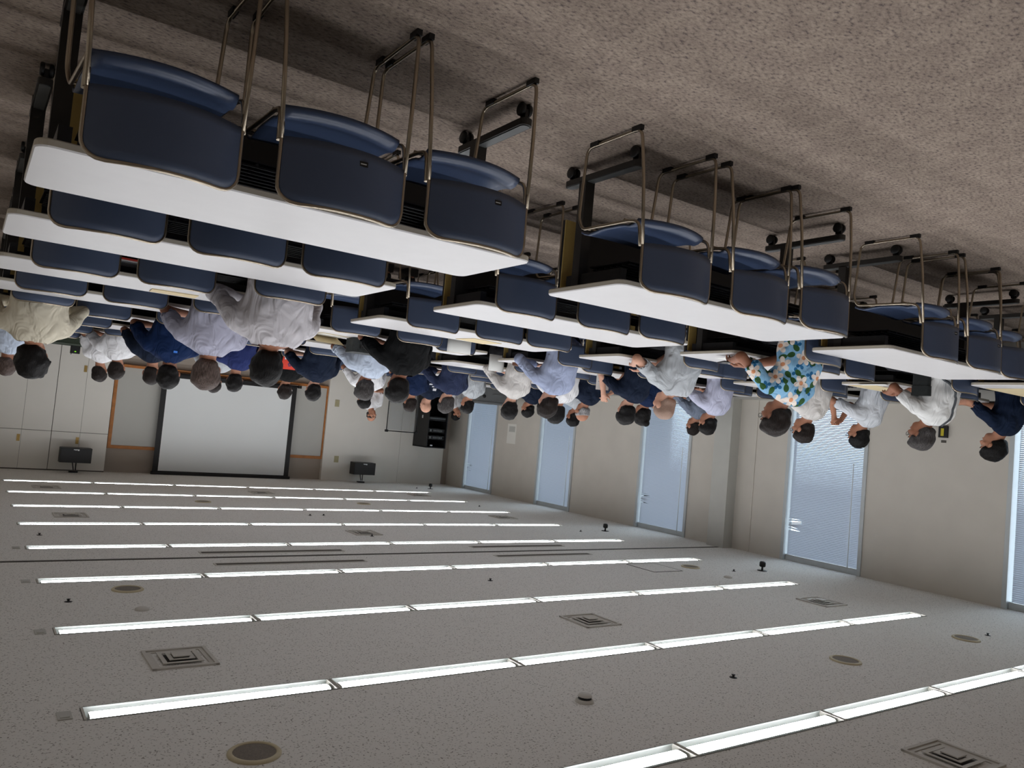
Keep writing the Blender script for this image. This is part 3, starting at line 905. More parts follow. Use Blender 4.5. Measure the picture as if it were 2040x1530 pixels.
# ================================================================== PEOPLE
def surface_nets(F, xs, ys, zs):
    sgn = F < 0
    c = np.zeros(tuple(n - 1 for n in F.shape), np.int8)
    for i in (0, 1):
        for j in (0, 1):
            for k in (0, 1):
                c += sgn[i:sgn.shape[0] - 1 + i, j:sgn.shape[1] - 1 + j, k:sgn.shape[2] - 1 + k]
    act = (c > 0) & (c < 8)
    I, J, K = np.nonzero(act)
    vid = -np.ones(act.shape, np.int64); vid[I, J, K] = np.arange(len(I))
    acc = np.zeros((len(I), 3)); cnt = np.zeros(len(I))
    axs = (xs, ys, zs)
    for ax in range(3):
        for u in (0, 1):
            for v in (0, 1):
                off = [0, 0, 0]; o2 = [a for a in range(3) if a != ax]
                off[o2[0]] = u; off[o2[1]] = v
                a = (I + off[0], J + off[1], K + off[2])
                bidx = [a[0], a[1], a[2]]; bidx[ax] = bidx[ax] + 1
                fa = F[a]; fb = F[tuple(bidx)]
                m = (fa < 0) != (fb < 0)
                t = np.where(m, fa / np.where(m, fa - fb, 1), 0)
                pts = np.stack([xs[a[0]], ys[a[1]], zs[a[2]]], 1)
                step = axs[ax][bidx[ax]] - axs[ax][a[ax]]
                pts[:, ax] += t * step
                acc[m] += pts[m]; cnt[m] += 1
    V = acc / cnt[:, None]
    quads = []
    n = F.shape
    for ax in range(3):
        sl0 = [slice(None)] * 3; sl1 = [slice(None)] * 3
        sl0[ax] = slice(0, n[ax] - 1); sl1[ax] = slice(1, n[ax])
        a = sgn[tuple(sl0)]; bb = sgn[tuple(sl1)]
        idx = np.argwhere(a != bb)
        o = [q for q in range(3) if q != ax]
        ok = (idx[:, o[0]] > 0) & (idx[:, o[1]] > 0) & (idx[:, o[0]] < n[o[0]] - 1) & (idx[:, o[1]] < n[o[1]] - 1)
        idx = idx[ok]
        ins = a[idx[:, 0], idx[:, 1], idx[:, 2]]
        cs = []
        for (u, v) in ((0, 0), (1, 0), (1, 1), (0, 1)):
            q = idx.copy(); q[:, o[0]] -= 1 - u; q[:, o[1]] -= 1 - v
            cs.append(vid[q[:, 0], q[:, 1], q[:, 2]])
        Q = np.stack(cs, 1)
        flip = ins if ax != 1 else ~ins
        Q[~flip] = Q[~flip][:, ::-1]
        quads.append(Q)
    return V, np.concatenate(quads)


def spaced(lo, hi, coarse, fine):
    """grid positions, dense inside the intervals of fine = [(a, b, step)]"""
    out = [lo]
    while out[-1] < hi:
        x = out[-1]; st = coarse
        for (a, b, s) in fine:
            if a <= x < b: st = min(st, s)
            elif x < a < x + st: st = max(min(st, a - x), s)
        out.append(x + st)
    return np.array(out)


class Field:
    def __init__(self, xs, ys, zs):
        self.x, self.y, self.z = xs, ys, zs
        self.F = np.full((len(xs), len(ys), len(zs)), 1.0, np.float32)

    def _win(self, lo, hi):
        s = []
        for a, l, h in zip((self.x, self.y, self.z), lo, hi):
            i = max(np.searchsorted(a, l) - 1, 0); j = min(np.searchsorted(a, h) + 1, len(a))
            s.append(slice(i, j))
        return tuple(s)

    def _put(self, w, d, k, op):
        if d.size == 0: return
        A = self.F[w]
        if op == 'add':
            if k > 0:
                h = np.clip(.5 + .5 * (A - d) / k, 0, 1)
                self.F[w] = A * (1 - h) + d * h - k * h * (1 - h)
            else:
                self.F[w] = np.minimum(A, d)
        else:
            self.F[w] = np.maximum(A, -d)

    def cap(self, a, b, ra, rb, k=.02, sc=(1, 1, 1), op='add', infl=0.):
        a = np.array(a, float); b = np.array(b, float); ra += infl; rb += infl
        sc = np.array(sc, float); mg = .07
        R = max(ra, rb)
        lo = np.minimum(a, b) - R / np.minimum(sc, 1) - mg; hi = np.maximum(a, b) + R / np.minimum(sc, 1) + mg
        w = self._win(lo, hi)
        X = (self.x[w[0]] * sc[0])[:, None, None]; Y = (self.y[w[1]] * sc[1])[None, :, None]; Z = (self.z[w[2]] * sc[2])[None, None, :]
        A = a * sc; Bv = (b - a) * sc
        L2 = max(Bv @ Bv, 1e-9)
        t = np.clip(((X - A[0]) * Bv[0] + (Y - A[1]) * Bv[1] + (Z - A[2]) * Bv[2]) / L2, 0, 1)
        d = np.sqrt((X - A[0] - t * Bv[0]) ** 2 + (Y - A[1] - t * Bv[1]) ** 2 + (Z - A[2] - t * Bv[2]) ** 2) - (ra + (rb - ra) * t)
        self._put(w, d / sc.max(), k, op)

    def ell(self, c, r, k=.02, R=None, op='add', infl=0.):
        c = np.array(c, float); r = np.array(r, float) + infl
        m = r.max() + .07
        w = self._win(c - m, c + m)
        X = (self.x[w[0]] - c[0])[:, None, None]; Y = (self.y[w[1]] - c[1])[None, :, None]; Z = (self.z[w[2]] - c[2])[None, None, :]
        if R is not None:
            X, Y, Z = R[0, 0] * X + R[1, 0] * Y + R[2, 0] * Z, R[0, 1] * X + R[1, 1] * Y + R[2, 1] * Z, R[0, 2] * X + R[1, 2] * Y + R[2, 2] * Z
        q = np.sqrt((X / r[0]) ** 2 + (Y / r[1]) ** 2 + (Z / r[2]) ** 2)
        q2 = np.sqrt((X / r[0] ** 2) ** 2 + (Y / r[1] ** 2) ** 2 + (Z / r[2] ** 2) ** 2)
        d = q * (q - 1) / np.maximum(q2, 1e-6)
        d = np.where(q < .2, -r.min() * (1 - q), d)
        self._put(w, d, k, op)

    def plane(self, p, n):
        """keep the side the normal points away from"""
        n = np.array(n, float); n /= np.linalg.norm(n)
        d = ((self.x - p[0]) * n[0])[:, None, None] + ((self.y - p[1]) * n[1])[None, :, None] + ((self.z - p[2]) * n[2])[None, None, :]
        self.F = np.maximum(self.F, d).astype(np.float32)

    def wobble(self, amp, fr, ph=0.):
        X = self.x[:, None, None]; Y = self.y[None, :, None]; Z = self.z[None, None, :]
        self.F = self.F + (amp * (np.sin(fr * X + 1.3 * ph + 2 * np.sin(fr * .6 * Z)) * np.sin(fr * .8 * Y + ph) + .6 * np.sin(fr * 1.1 * Z + 2.1 * ph + 1.5 * np.sin(fr * .7 * X)))).astype(np.float32)

    def build(self, name, material, parent=None):
        V, Q = surface_nets(self.F, self.x, self.y, self.z)
        # one light smoothing pass
        for _ in range(2):
            acc = np.zeros_like(V); cnt = np.zeros(len(V))
            for k in range(4):
                a = Q[:, k]; b = Q[:, (k + 1) % 4]
                np.add.at(acc, a, V[b]); np.add.at(cnt, a, 1)
            V = V * .55 + .45 * acc / np.maximum(cnt, 1)[:, None]
        me = bpy.data.meshes.new(name)
        me.vertices.add(len(V)); me.vertices.foreach_set('co', V.astype(np.float32).ravel())
        me.loops.add(Q.size); me.loops.foreach_set('vertex_index', Q.astype(np.int32).ravel())
        me.polygons.add(len(Q)); me.polygons.foreach_set('loop_start', np.arange(0, Q.size, 4, dtype=np.int32))
        me.polygons.foreach_set('use_smooth', np.ones(len(Q), bool))
        me.update(calc_edges=True); me.validate()
        me.materials.append(material)
        return link(name, me, parent)


def ik(S, Wt, l1, l2, pole):
    S = np.array(S, float); Wt = np.array(Wt, float)
    d = Wt - S; L = np.linalg.norm(d)
    if L > l1 + l2 - .005:
        Wt = S + d / L * (l1 + l2 - .005); d = Wt - S; L = l1 + l2 - .005
    u = d / L
    a = (l1 * l1 - l2 * l2 + L * L) / (2 * L)
    h = math.sqrt(max(0, l1 * l1 - a * a))
    p = np.array(pole, float); p = p - u * (p @ u); p /= max(np.linalg.norm(p), 1e-6)
    return S + u * a + p * h, Wt


def euler_head(yaw, pitch, roll=0.):
    cy, sy, cp, sp = math.cos(yaw), math.sin(yaw), math.cos(pitch), math.sin(pitch)
    Rz = np.array([[cy, -sy, 0], [sy, cy, 0], [0, 0, 1]]); Rx = np.array([[1, 0, 0], [0, cp, -sp], [0, sp, cp]])
    cr, sr = math.cos(roll), math.sin(roll)
    Ry = np.array([[cr, 0, sr], [0, 1, 0], [-sr, 0, cr]])
    return Rz @ Rx @ Ry


def person(label, head, hip_y, shirt, hair='short', haircol=None, skin=0, yaw=0., hyaw=None, pitch=-.12, arms='desk', wide=1., hs=1.06, sleeve='short',
           pants=None, res=.014, face=False, glasses=False, collar=True, extras=None, standing=False, hip_x=None, hands=None, group=None, roll=0.):
    """head: world position of the head centre; hip_y: world y of the hips; the figure faces +y turned by yaw"""
    hipx = head[0] if hip_x is None else hip_x
    root_loc = (hipx, hip_y, 0)
    cyw, syw = math.cos(-yaw), math.sin(-yaw)
    dx, dy = head[0] - hipx, head[1] - hip_y
    H = np.array([dx * cyw - dy * syw, dx * syw + dy * cyw, head[2]])
    if hyaw is None:
        # look at the projection screen
        hyaw = math.atan2(-(-4.4 - head[0]), 16.2 - head[1]) * .8
    R = euler_head(hyaw - yaw if abs(hyaw - yaw) < 2 else 0., pitch, roll)
    P0 = np.array([0, 0, .88 if standing else .545])
    N = H + R @ np.array([0, -.035, -.10]) * hs + np.array([0, -.01, -.075])
    if H[1] > .1: N = N + np.array([0, -.02, .0])
    sp = lambda t, o=0.: P0 + (N - P0) * t + np.array([0, -.035 * math.sin(t * PI) + o, 0])
    shw = .178 * wide
    SC = N + np.array([0, .0, -.075])
    SH = {s: SC + np.array([s * shw, .012, -.005]) for s in (-1, 1)}
    # hands
    tgt = {}
    for s in (-1, 1):
        a = arms if isinstance(arms, str) else arms[0 if s < 0 else 1]
        if a == 'desk': tgt[s] = (np.array([s * .14, .43, .745]), (s * 1.0, -.25, -.55))
        elif a == 'wide': tgt[s] = (np.array([s * .10, .36, .745]), (s * 1.2, -.2, -.2))
        elif a == 'lap': tgt[s] = (np.array([s * .10, .26, .64]), (s * .8, -.7, -.6))
        elif a == 'side': tgt[s] = (SH[s] + np.array([s * .06, .03, -.52]), (s * .3, -1, 0))
        elif a == 'fold': tgt[s] = (np.array([-s * .06, .20, (SH[s][2] - .24)]), (s * .8, -.2, -1))
        else: tgt[s] = (np.array(a[0], float), a[1])
    EL, WR = {}, {}
    for s in (-1, 1):
        EL[s], WR[s] = ik(SH[s], tgt[s][0], .285, .245, tgt[s][1])
    big = hands is not None
    hres = .0075 if big else res
    # grids
    allp = np.array([H + [.14, .14, .2], H - [.14, .14, .1], *WR.values(), *EL.values(), [.2, .72, 0], [-.2, -.18, 0]])
    lo = allp.min(0) - .13; hi = allp.max(0) + .13
    lo[2] = -.02
    if standing: hi[1] = max(.35, hi[1] - .25)
    fh = min(res, .0095) if (face or big) else res
    fx = [(H[0] - .11, H[0] + .11, fh)] + [(min(WR[s][0], WR[s][0]) - .08, WR[s][0] + .08, hres) for s in (-1, 1)]
    fy = [(H[1] - .13, H[1] + .15, fh)] + [(WR[s][1] - .06, WR[s][1] + .17, hres) for s in (-1, 1)]
    fz = [(H[2] - .15, H[2] + .15, fh)] + [(WR[s][2] - .07, WR[s][2] + .07, hres) for s in (-1, 1)]
    cr = max(res * 1.6, .02)
    bxs, bys, bzs = spaced(lo[0], hi[0], cr, fx), spaced(lo[1], hi[1], cr * 1.2, fy), spaced(lo[2], hi[2], cr * 1.2, fz)
    hd = lambda v: H + R @ (np.array(v, float) * hs)

    def head_prims(f):
        f.ell(hd((0, -.012, .025)), np.array((.076, .094, .088)) * hs, .02, R)
        f.ell(hd((0, .028, -.045)), np.array((.058, .062, .072)) * hs, .03, R)
        f.ell(hd((0, .056, -.092)), np.array((.03, .026, .022)) * hs, .02, R)
        f.cap(hd((0, .088, .012)), hd((0, .106, -.022)), .009 * hs, .014 * hs, .012)
        f.cap(hd((-.016, .092, -.028)), hd((.016, .092, -.028)), .009 * hs, .009 * hs, .01)
        f.cap(hd((-.035, .078, .028)), hd((.035, .078, .028)), .012 * hs, .012 * hs, .015)
        f.cap(hd((-.016, .086, -.058)), hd((.016, .086, -.058)), .009 * hs, .009 * hs, .01)
        f.ell(hd((-.03, .072, .006)), np.array((.013, .01, .009)) * hs, .0, R, op='cut')
        f.ell(hd((.03, .072, .006)), np.array((.013, .01, .009)) * hs, .0, R, op='cut')
        for s in (-1, 1):
            f.ell(hd((s * .079, -.012, -.004)), np.array((.013, .022, .033)) * hs, .008, R)
            f.ell(hd((s * .05, .05, -.015)), np.array((.022, .025, .022)) * hs, .02, R)

    def torso(f, inf):
        w = wide
        f.cap(sp(.02) + [-.05 * w, -.01, 0], sp(.02) + [.05 * w, -.01, 0], .125, .125, .03, (1, 1.1, 1), infl=inf)
        f.cap(sp(.15), sp(.42), .150 * w, .142 * w, .05, (1, 1.32, 1), infl=inf)
        f.cap(sp(.42), sp(.74), .142 * w, .162 * w, .05, (1, 1.38, 1), infl=inf)
        f.cap(SC + [-shw * .62, -.01, -.04], SC + [shw * .62, -.01, -.04], .085, .085, .05, infl=inf)
        for s in (-1, 1):
            f.cap(N + [s * .03, -.008, -.0], SH[s] + [-s * .02, -.005, .012], .038, .046, .05, infl=inf)
            f.cap(SH[s] + [-s * .01, 0, 0], SH[s] * .6 + EL[s] * .4, .056, .049, .03, infl=inf)

    # ---- body: one continuous surface
    f = Field(bxs, bys, bzs)
    torso(f, -.013)
    f.cap(N + [0, -.005, -.05], hd((0, -.018, -.05)), .058, .054 * hs, .03)
    head_prims(f)
    for s in (-1, 1):
        f.cap(SH[s], EL[s], .043, .037, .02); f.cap(EL[s], WR[s], .042, .027, .02, (1, 1, 1))
        fd = WR[s] - EL[s]; fd /= np.linalg.norm(fd)
        hdir = fd.copy()
        if not isinstance(arms, str) or arms in ('desk', 'wide', 'lap'):
            hdir = hdir + np.array([-s * .25, .25, -.12 if WR[s][2] < .8 else 0]); hdir /= np.linalg.norm(hdir)
        up = np.array([0, 0, 1.]) if abs(hdir[2]) < .8 else np.array([0, 1., 0])
        sd = np.cross(hdir, up); sd /= np.linalg.norm(sd); nrm = np.cross(sd, hdir)      # sd points to the figure's right
        th = -s                                                                        # thumbs point inward
        for q in (-.026, -.009, .009, .026):
            f.cap(WR[s] + sd * q * .5, WR[s] + hdir * .088 + sd * q, .017, .012, .012)
        curl = .55 if hands == 'hold' else .28
        for q, ln in zip((-.031, -.0105, .0105, .031), (.062, .074, .07, .056) if s > 0 else (.056, .07, .074, .062)):
            k0 = WR[s] + hdir * .088 + sd * q
            d1 = hdir * math.cos(curl) - nrm * math.sin(curl) + sd * q * 2.2; d1 /= np.linalg.norm(d1)
            d2 = hdir * math.cos(curl * 2.6) - nrm * math.sin(curl * 2.6) + sd * q * 1.5; d2 /= np.linalg.norm(d2)
            k1 = k0 + d1 * ln * .55; k2 = k1 + d2 * ln * .5
            f.cap(k0 - d1 * .01, k1, .0098, .0088, .004); f.cap(k1, k2, .0088, .0075, .004)
        t0 = WR[s] + hdir * .03 + sd * th * .024; t1 = t0 + (hdir * .6 + sd * th * .75 - nrm * .2) * .045; t2 = t1 + (hdir * .95 + sd * th * .15 - nrm * .2) * .032
        f.cap(t0, t1, .015, .011, .008); f.cap(t1, t2, .0105, .0085, .004)
    K, A = {}, {}
    for s in (-1, 1):
        hipj = P0 + np.array([s * .09, 0, -.02])
        if standing: K[s], A[s] = np.array([s * .10, .02, .48]), np.array([s * .11, -.02, .09])
        else: K[s], A[s] = np.array([s * .13, .42, .50]), np.array([s * .13, .38, .10])
        f.cap(hipj, K[s], .078, .055, .03); f.cap(K[s], A[s], .052, .036, .02); f.cap(A[s] + [0, -.03, -.05], A[s] + [0, .16, -.06], .036, .03, .02)
    body = f.build('person', M_SKINS[skin])
    body.location = root_loc; body.rotation_euler = (0, 0, yaw)
    tag(body, label, 'person', group)
    # ---- shirt
    q = max(res, .0115) * (1.0 if (face or big) else 1.15)
    slo = np.minimum(lo, [-.36, -.3, .3]); 
    sxs = np.arange(lo[0], hi[0], q); sys_ = np.arange(lo[1], max(EL[1][1], EL[-1][1], WR[1][1] if sleeve == 'long' else -1, WR[-1][1] if sleeve == 'long' else -1, .2, N[1]) + .12, q)
    szs = np.arange(P0[2] - .13, N[2] + .09, q)
    f = Field(sxs, sys_, szs)
    torso(f, .010)
    for s in (-1, 1):
        if sleeve == 'short':
            e = SH[s] + (EL[s] - SH[s]) * (.70 if hands else .82)
            f.cap(SH[s], e, .060, .061, .03)
        else:
            f.cap(SH[s], EL[s], .059, .054, .03); f.cap(EL[s], EL[s] + (WR[s] - EL[s]) * .93, .054, .042, .02)
            f.cap(EL[s] + (WR[s] - EL[s]) * .86, EL[s] + (WR[s] - EL[s]) * .95, .041, .041, .008)
    f.wobble(.006, 21, len(label) * .37 + head[0]); f.wobble(.003, 47, len(label) * .71 + head[0])
    if collar:
        for k in range(10):
            a0, a1 = 2 * PI * k / 10, 2 * PI * (k + 1) / 10
            p = lambda a: N + np.array([.066 * math.cos(a), .066 * math.sin(a) - .004, -.004 - .022 * math.sin(a)])
            f.cap(p(a0), p(a1), .014, .014, .012)
    ax = hd((0, -.018, -.05)) - (N + np.array([0, -.005, -.05])); ax /= np.linalg.norm(ax)
    for s in (-1, 1):
        if sleeve == 'short':
            dn = EL[s] - SH[s]; dn /= np.linalg.norm(dn)
            e = SH[s] + (EL[s] - SH[s]) * (.70 if hands else .82)
            # open cuff: cut the rounded end and hollow it a little
            f.cap(e + dn * .012, e + dn * .09, .052, .052, 0, op='cut')
    f.plane((0, 0, P0[2] - .10), (0, 0, -1))
    sh = f.build('shirt', shirt, body)
    # ---- trousers and shoes
    pm = pants or cloth('trousers_dark_grey', (54, 54, 58))
    f = Field(np.arange(-.27, .27, .021), np.arange(-.2, .62 if not standing else .25, .021), np.arange(.02, P0[2] + .12, .021))
    f.cap(P0 + [-.05 * wide, -.01, -.01], P0 + [.05 * wide, -.01, -.01], .128, .128, .03, (1, 1.1, 1))
    for s in (-1, 1):
        f.cap(P0 + [s * .09, 0, -.02], K[s], .092, .071, .03); f.cap(K[s], A[s] + [0, 0, .0], .068, .056, .02)
    f.plane((0, 0, P0[2] + .06), (0, 0, 1))
    f.plane((0, 0, .08), (0, 0, -1))
    f.build('trousers', pm, body)
    for s in (-1, 1):
        b = MB()
        c = A[s]
        b.prism([(c[0] + u, c[1] + v) for u, v in ((-.045, -.07), (.045, -.07), (.05, .08), (.045, .17), (.02, .205), (-.02, .205), (-.045, .17), (-.05, .08))], 0, .075)
        b.build('shoe', M_SHOE, body)
    # ---- hair
    if hair != 'bald':
        th = {'short': .016, 'buzz': .007, 'puffy': .036, 'full': .024, 'bun': .018, 'fringe': .012}[hair]
        hc = haircol or M_HAIRK
        g = min(res, .011)
        c = hd((0, -.012, .03))
        f = Field(np.arange(c[0] - .16, c[0] + .16, g), np.arange(c[1] - .19, c[1] + .19, g), np.arange(c[2] - .19, c[2] + .19, g))
        f.ell(hd((0, -.014, .026)), np.array((.076, .095, .088)) * hs + th, .02, R)
        f.cap(hd((-.03, -.07, -.045)), hd((.03, -.07, -.045)), .028 * hs + th * .6, .028 * hs + th * .6, .03)
        if hair in ('puffy', 'full'):
            f.ell(hd((0, .012, .075)), np.array((.068, .07, .034)) * hs + th * .4, .03, R)
        if hair == 'bun':
            f.ell(hd((0, -.10, .085)), np.array((.045, .045, .045)) * hs, .01, R)
            f.ell(hd((0, -.03, -.03)), np.array((.08, .075, .07)) * hs + th * .4, .02, R)
        f.wobble(.004 if hair != 'puffy' else .008, 46, head[0]); f.wobble(.0025 if hair != 'buzz' else .0005, 105, head[0] * 2)
        nrm = R @ np.array([0, .80, -.60]); f.plane(hd((0, .034, 0)), nrm)
        if hair not in ('bun',):
            for s in (-1, 1): f.ell(hd((s * .095, .012, -.02)), np.array((.045, .034, .042)) * hs, 0, R, op='cut')
        f.plane(hd((0, 0, -.085)), R @ np.array([0, .25, -1.]))
        if hair == 'fringe':
            f.plane(hd((0, 0, .045)), R @ np.array([0, -.2, 1.]))
        f.build('hair', hc, body)
    # ---- eyes and mouth where the face can be seen
    if face:
        for s in (-1, 1):
            b = MB(); b.lathe([(0, -.011), (.007, -.008), (.0105, 0), (.007, .008), (0, .011)], 10)
            o = b.build('eye', M_EYEW, body, tuple(hd((s * .031, .071, .006))))
            b = MB(); b.lathe([(0, .0), (.005, .0), (.004, .0025), (0, .003)], 10, 'y')
            i = b.build('iris', M_EYED, o, tuple(R @ np.array([0, .0095, 0])))
            i.rotation_euler = Matrix(R.tolist()).to_euler()
            b = MB(); pts = [hd((s * x, y, z)) for x, y, z in ((.012, .0915, .030), (.03, .0905, .036), (.048, .080, .03))]
            b.tube(pts, .004, 5); b.build('eyebrow', haircol or M_HAIRK, body)
        b = MB(); b.tube([hd(p) for p in ((-.021, .088, -.0585), (-.008, .0965, -.0565), (.008, .0965, -.0565), (.021, .088, -.0585))], [.003, .006, .006, .003], 6)
        b.build('lips', M_LIP, body)
    if glasses:
        b = MB()
        for s in (-1, 1):
            pts = [hd((s * .033 + .022 * math.cos(a), .104, .004 + .017 * math.sin(a))) for a in np.linspace(0, 2 * PI, 13)]
            b.tube(pts, .0022, 5, cap=False)
            b.tube([hd((s * .055, .103, .008)), hd((s * .082, .07, .010)), hd((s * .086, -.015, .012))], .002, 5)
        b.tube([hd((-.011, .105, .007)), hd((.011, .105, .007))], .002, 5)
        b.build('spectacles', M_LENSF, body)
    body_info = dict(body=body, N=N, SC=SC, SH=SH, H=H, WR=WR, EL=EL, hd=hd, sp=sp, wide=wide, root=root_loc, yaw=yaw)
    if extras: extras(body_info)
    PEOPLE.append((root_loc[0], root_loc[1], yaw, standing))
    return body_info


PEOPLE = []
M_HAIRK = hairmat('hair_black', (17, 15, 15))
M_HAIRB = hairmat('hair_dark_brown', (34, 27, 24))
M_HAIRG = hairmat('hair_grey_mixed', (60, 56, 55), .02)
M_HAIRS = hairmat('hair_silver', (150, 148, 148), .05)
M_HAIRGB = hairmat('hair_brown_grey', (84, 70, 64), .01)
SH_BEIGE = cloth('shirt_beige', (216, 208, 188)); SH_WHITE = cloth('shirt_white', (232, 232, 234)); SH_NAVY = cloth('shirt_navy', (24, 38, 68))
SH_LAV = cloth('shirt_grey_lavender', (178, 178, 196)); SH_LGREY = cloth('shirt_light_grey', (206, 202, 206)); SH_BLUEV = cloth('shirt_blue_violet', (42, 52, 100))
SH_BLACK = cloth('shirt_black', (22, 23, 24)); SH_DNAVY = cloth('shirt_dark_navy', (27, 36, 54)); SH_PBLUE = cloth('shirt_pale_blue', (198, 210, 228))
SH_GREY = cloth('shirt_grey', (186, 190, 194)); SH_GBLUE = cloth('shirt_grey_blue', (130, 140, 158)); SH_OFFW = cloth('shirt_off_white', (218, 214, 210)); SH_SNAVY = cloth('jacket_slate_navy', (46, 54, 80))
SH_PALEL = cloth('shirt_pale_lavender', (196, 198, 220)); SH_PB2 = cloth('shirt_soft_blue', (168, 178, 206))
# floral shirt: light blue with white blossoms and green leaves printed on it
M_FLORAL = cloth('shirt_blue_floral', (132, 182, 218))
nt, N, L, B = nodes_of(M_FLORAL)
for l in list(B.inputs['Base Color'].links): L.remove(l)


def mth(op, a, b=None, clamp=False):
    m = N.new('ShaderNodeMath'); m.operation = op; m.use_clamp = clamp
    for i, v in enumerate((a, b)):
        if v is None: continue
        if isinstance(v, (int, float)): m.inputs[i].default_value = v
        else: L.new(v, m.inputs[i])
    return m.outputs[0]


tc = N['Texture Coordinate']
sx = N.new('ShaderNodeSeparateXYZ'); L.new(tc.outputs['Object'], sx.inputs[0])
uu = mth('ADD', mth('MULTIPLY', sx.outputs[1], .78), mth('MULTIPLY', sx.outputs[0], .72))
cb = N.new('ShaderNodeCombineXYZ'); L.new(uu, cb.inputs[0]); L.new(sx.outputs[2], cb.inputs[1])


def blossoms(scale, off, petals, rad, fac):
    mp = N.new('ShaderNodeMapping'); mp.inputs['Location'].default_value = off; mp.inputs['Scale'].default_value = (scale,) * 3
    L.new(cb.outputs[0], mp.inputs[0])
    vo = N.new('ShaderNodeTexVoronoi'); vo.voronoi_dimensions = '2D'; vo.inputs['Scale'].default_value = 1; vo.inputs['Randomness'].default_value = .75
    L.new(mp.outputs[0], vo.inputs['Vector'])
    sb = N.new('ShaderNodeVectorMath'); sb.operation = 'SUBTRACT'; L.new(mp.outputs[0], sb.inputs[0]); L.new(vo.outputs['Position'], sb.inputs[1])
    s2 = N.new('ShaderNodeSeparateXYZ'); L.new(sb.outputs[0], s2.inputs[0])
    th = mth('ADD', mth('ARCTAN2', s2.outputs[1], s2.outputs[0]), mth('MULTIPLY', vo.outputs['Color'], 6.28))
    cs = mth('ABSOLUTE', mth('COSINE', mth('MULTIPLY', th, petals / 2)))
    if petals == 2: cs = mth('POWER', cs, 3.0)
    r = mth('MULTIPLY', mth('ADD', mth('MULTIPLY', cs, fac), 1 - fac), rad)
    return mth('LESS_THAN', vo.outputs['Distance'], r), mth('LESS_THAN', vo.outputs['Distance'], rad * .26), mth('MULTIPLY', vo.outputs['Distance'], 1 / rad)


leaf, lc, ld = blossoms(8.5, (.37, .21, 0), 2, .50, .92)
flow, fc_, fd_ = blossoms(7.2, (0, 0, 0), 5, .43, .55)
dark, dc, dd = blossoms(9, (.9, .6, 0), 3, .30, .85)


def mixc(fac, a, col):
    m = N.new('ShaderNodeMix'); m.data_type = 'RGBA'
    L.new(fac, m.inputs['Factor'])
    if isinstance(a, tuple): m.inputs['A'].default_value = a
    else: L.new(a, m.inputs['A'])
    m.inputs['B'].default_value = (*lin(col), 1)
    return m.outputs['Result']


c = mixc(dark, (*lin((136, 184, 218)), 1), (40, 102, 148))
c = mixc(leaf, c, (52, 88, 50))
c = mixc(flow, c, (236, 224, 214))
c = mixc(fc_, c, (216, 150, 110))
L.new(c, B.inputs['Base Color'])

GB = 'people seated behind the desks'


def back_print(col_rows):
    """flat print on the back of a shirt: (material, x0, x1, z0, z1) relative to the shoulder centre"""
    def fn(i):
        b = i['body']
        for (m, x0, x1, z0, z1) in col_rows:
            mb = MB()
            vs = []
            for z in np.linspace(z0, z1, 4):
                for x in np.linspace(x0, x1, 6):
                    vs.append((i['SC'][0] + x, 0, i['SC'][2] + z))
            # push the print onto the shirt by casting from behind
            me = [o for o in COL.objects if o.parent == b and o.name.startswith('shirt')][0]
            bv = np.array([v.co[:] for v in me.data.vertices])
            out = []
            for (x, y, z) in vs:
                d = (bv[:, 0] - x) ** 2 + (bv[:, 2] - z) ** 2
                near = np.argsort(d)[:12]
                out.append((x, bv[near, 1].min() - .004, z))
            fs = [(r * 6 + k, r * 6 + k + 1, (r + 1) * 6 + k + 1, (r + 1) * 6 + k) for r in range(3) for k in range(5)]
            mb.add(out, fs, 0, True)
            mb.build('shirt_print', m, b)
    return fn


M_PRED = mat('print_red', (226, 70, 52), rough=.8, noise=(60, .1)); M_PWHITE = mat('print_white', (226, 226, 232), rough=.8, noise=(60, .04)); M_PPURP = mat('print_plum', (84, 50, 90), rough=.8, noise=(60, .1))
M_STRAP = mat('bag_strap_dark_grey', (72, 76, 80), rough=.8, noise=(40, .1)); M_LANY = mat('lanyard_dark', (60, 58, 58), rough=.8, noise=(40, .1)); M_WATCH = mat('watch_black', (24, 24, 26), rough=.4, noise=(30, .1))


def surf_strap(i, pts, name, m, w=.018):
    """a strap laid over the shirt: points (x, z) on the back, projected onto the cloth from behind"""
    b = i['body']
    me = [o for o in COL.objects if o.parent == b and o.name.startswith('shirt')][0]
    bv = np.array([v.co[:] for v in me.data.vertices])
    out = []
    for (x, y, z) in pts:
        p = np.array([x, y, z]); d = ((bv - p) ** 2).sum(1)
        q = bv[d.argmin()]; c = np.array([i['SC'][0], i['SC'][1] * .5, z])
        n = q - c; n /= max(np.linalg.norm(n), 1e-6)
        out.append(tuple(q + n * .006))
    mb = MB(); mb.tube(out, w * .5, 6); return mb.build(name, m, b)


def strap33(i):
    SC = i['SC']
    key = [(.0, -.07, .085), (-.01, -.16, .02), (.02, -.2, -.1), (.09, -.2, -.22), (.17, -.12, -.31), (.2, .0, -.35)]
    pts = []
    for k in range(len(key) - 1):
        for t in np.linspace(0, 1, 5)[:-1]:
            p = np.array(key[k]) * (1 - t) + np.array(key[k + 1]) * t
            pts.append((SC[0] + p[0], SC[1] + p[1], SC[2] + p[2]))
    surf_strap(i, pts, 'bag_strap', M_STRAP, .022)


def lanyard31(i):
    N_ = i['N']
    mb = MB(); mb.tube([N_ + np.array([.08 * math.cos(a), .078 * math.sin(a) - .006, .006 - .035 * math.sin(a)]) for a in np.linspace(0, 2 * PI, 15)], .006, 6, cap=False)
    mb.build('lanyard', M_LANY, i['body'])


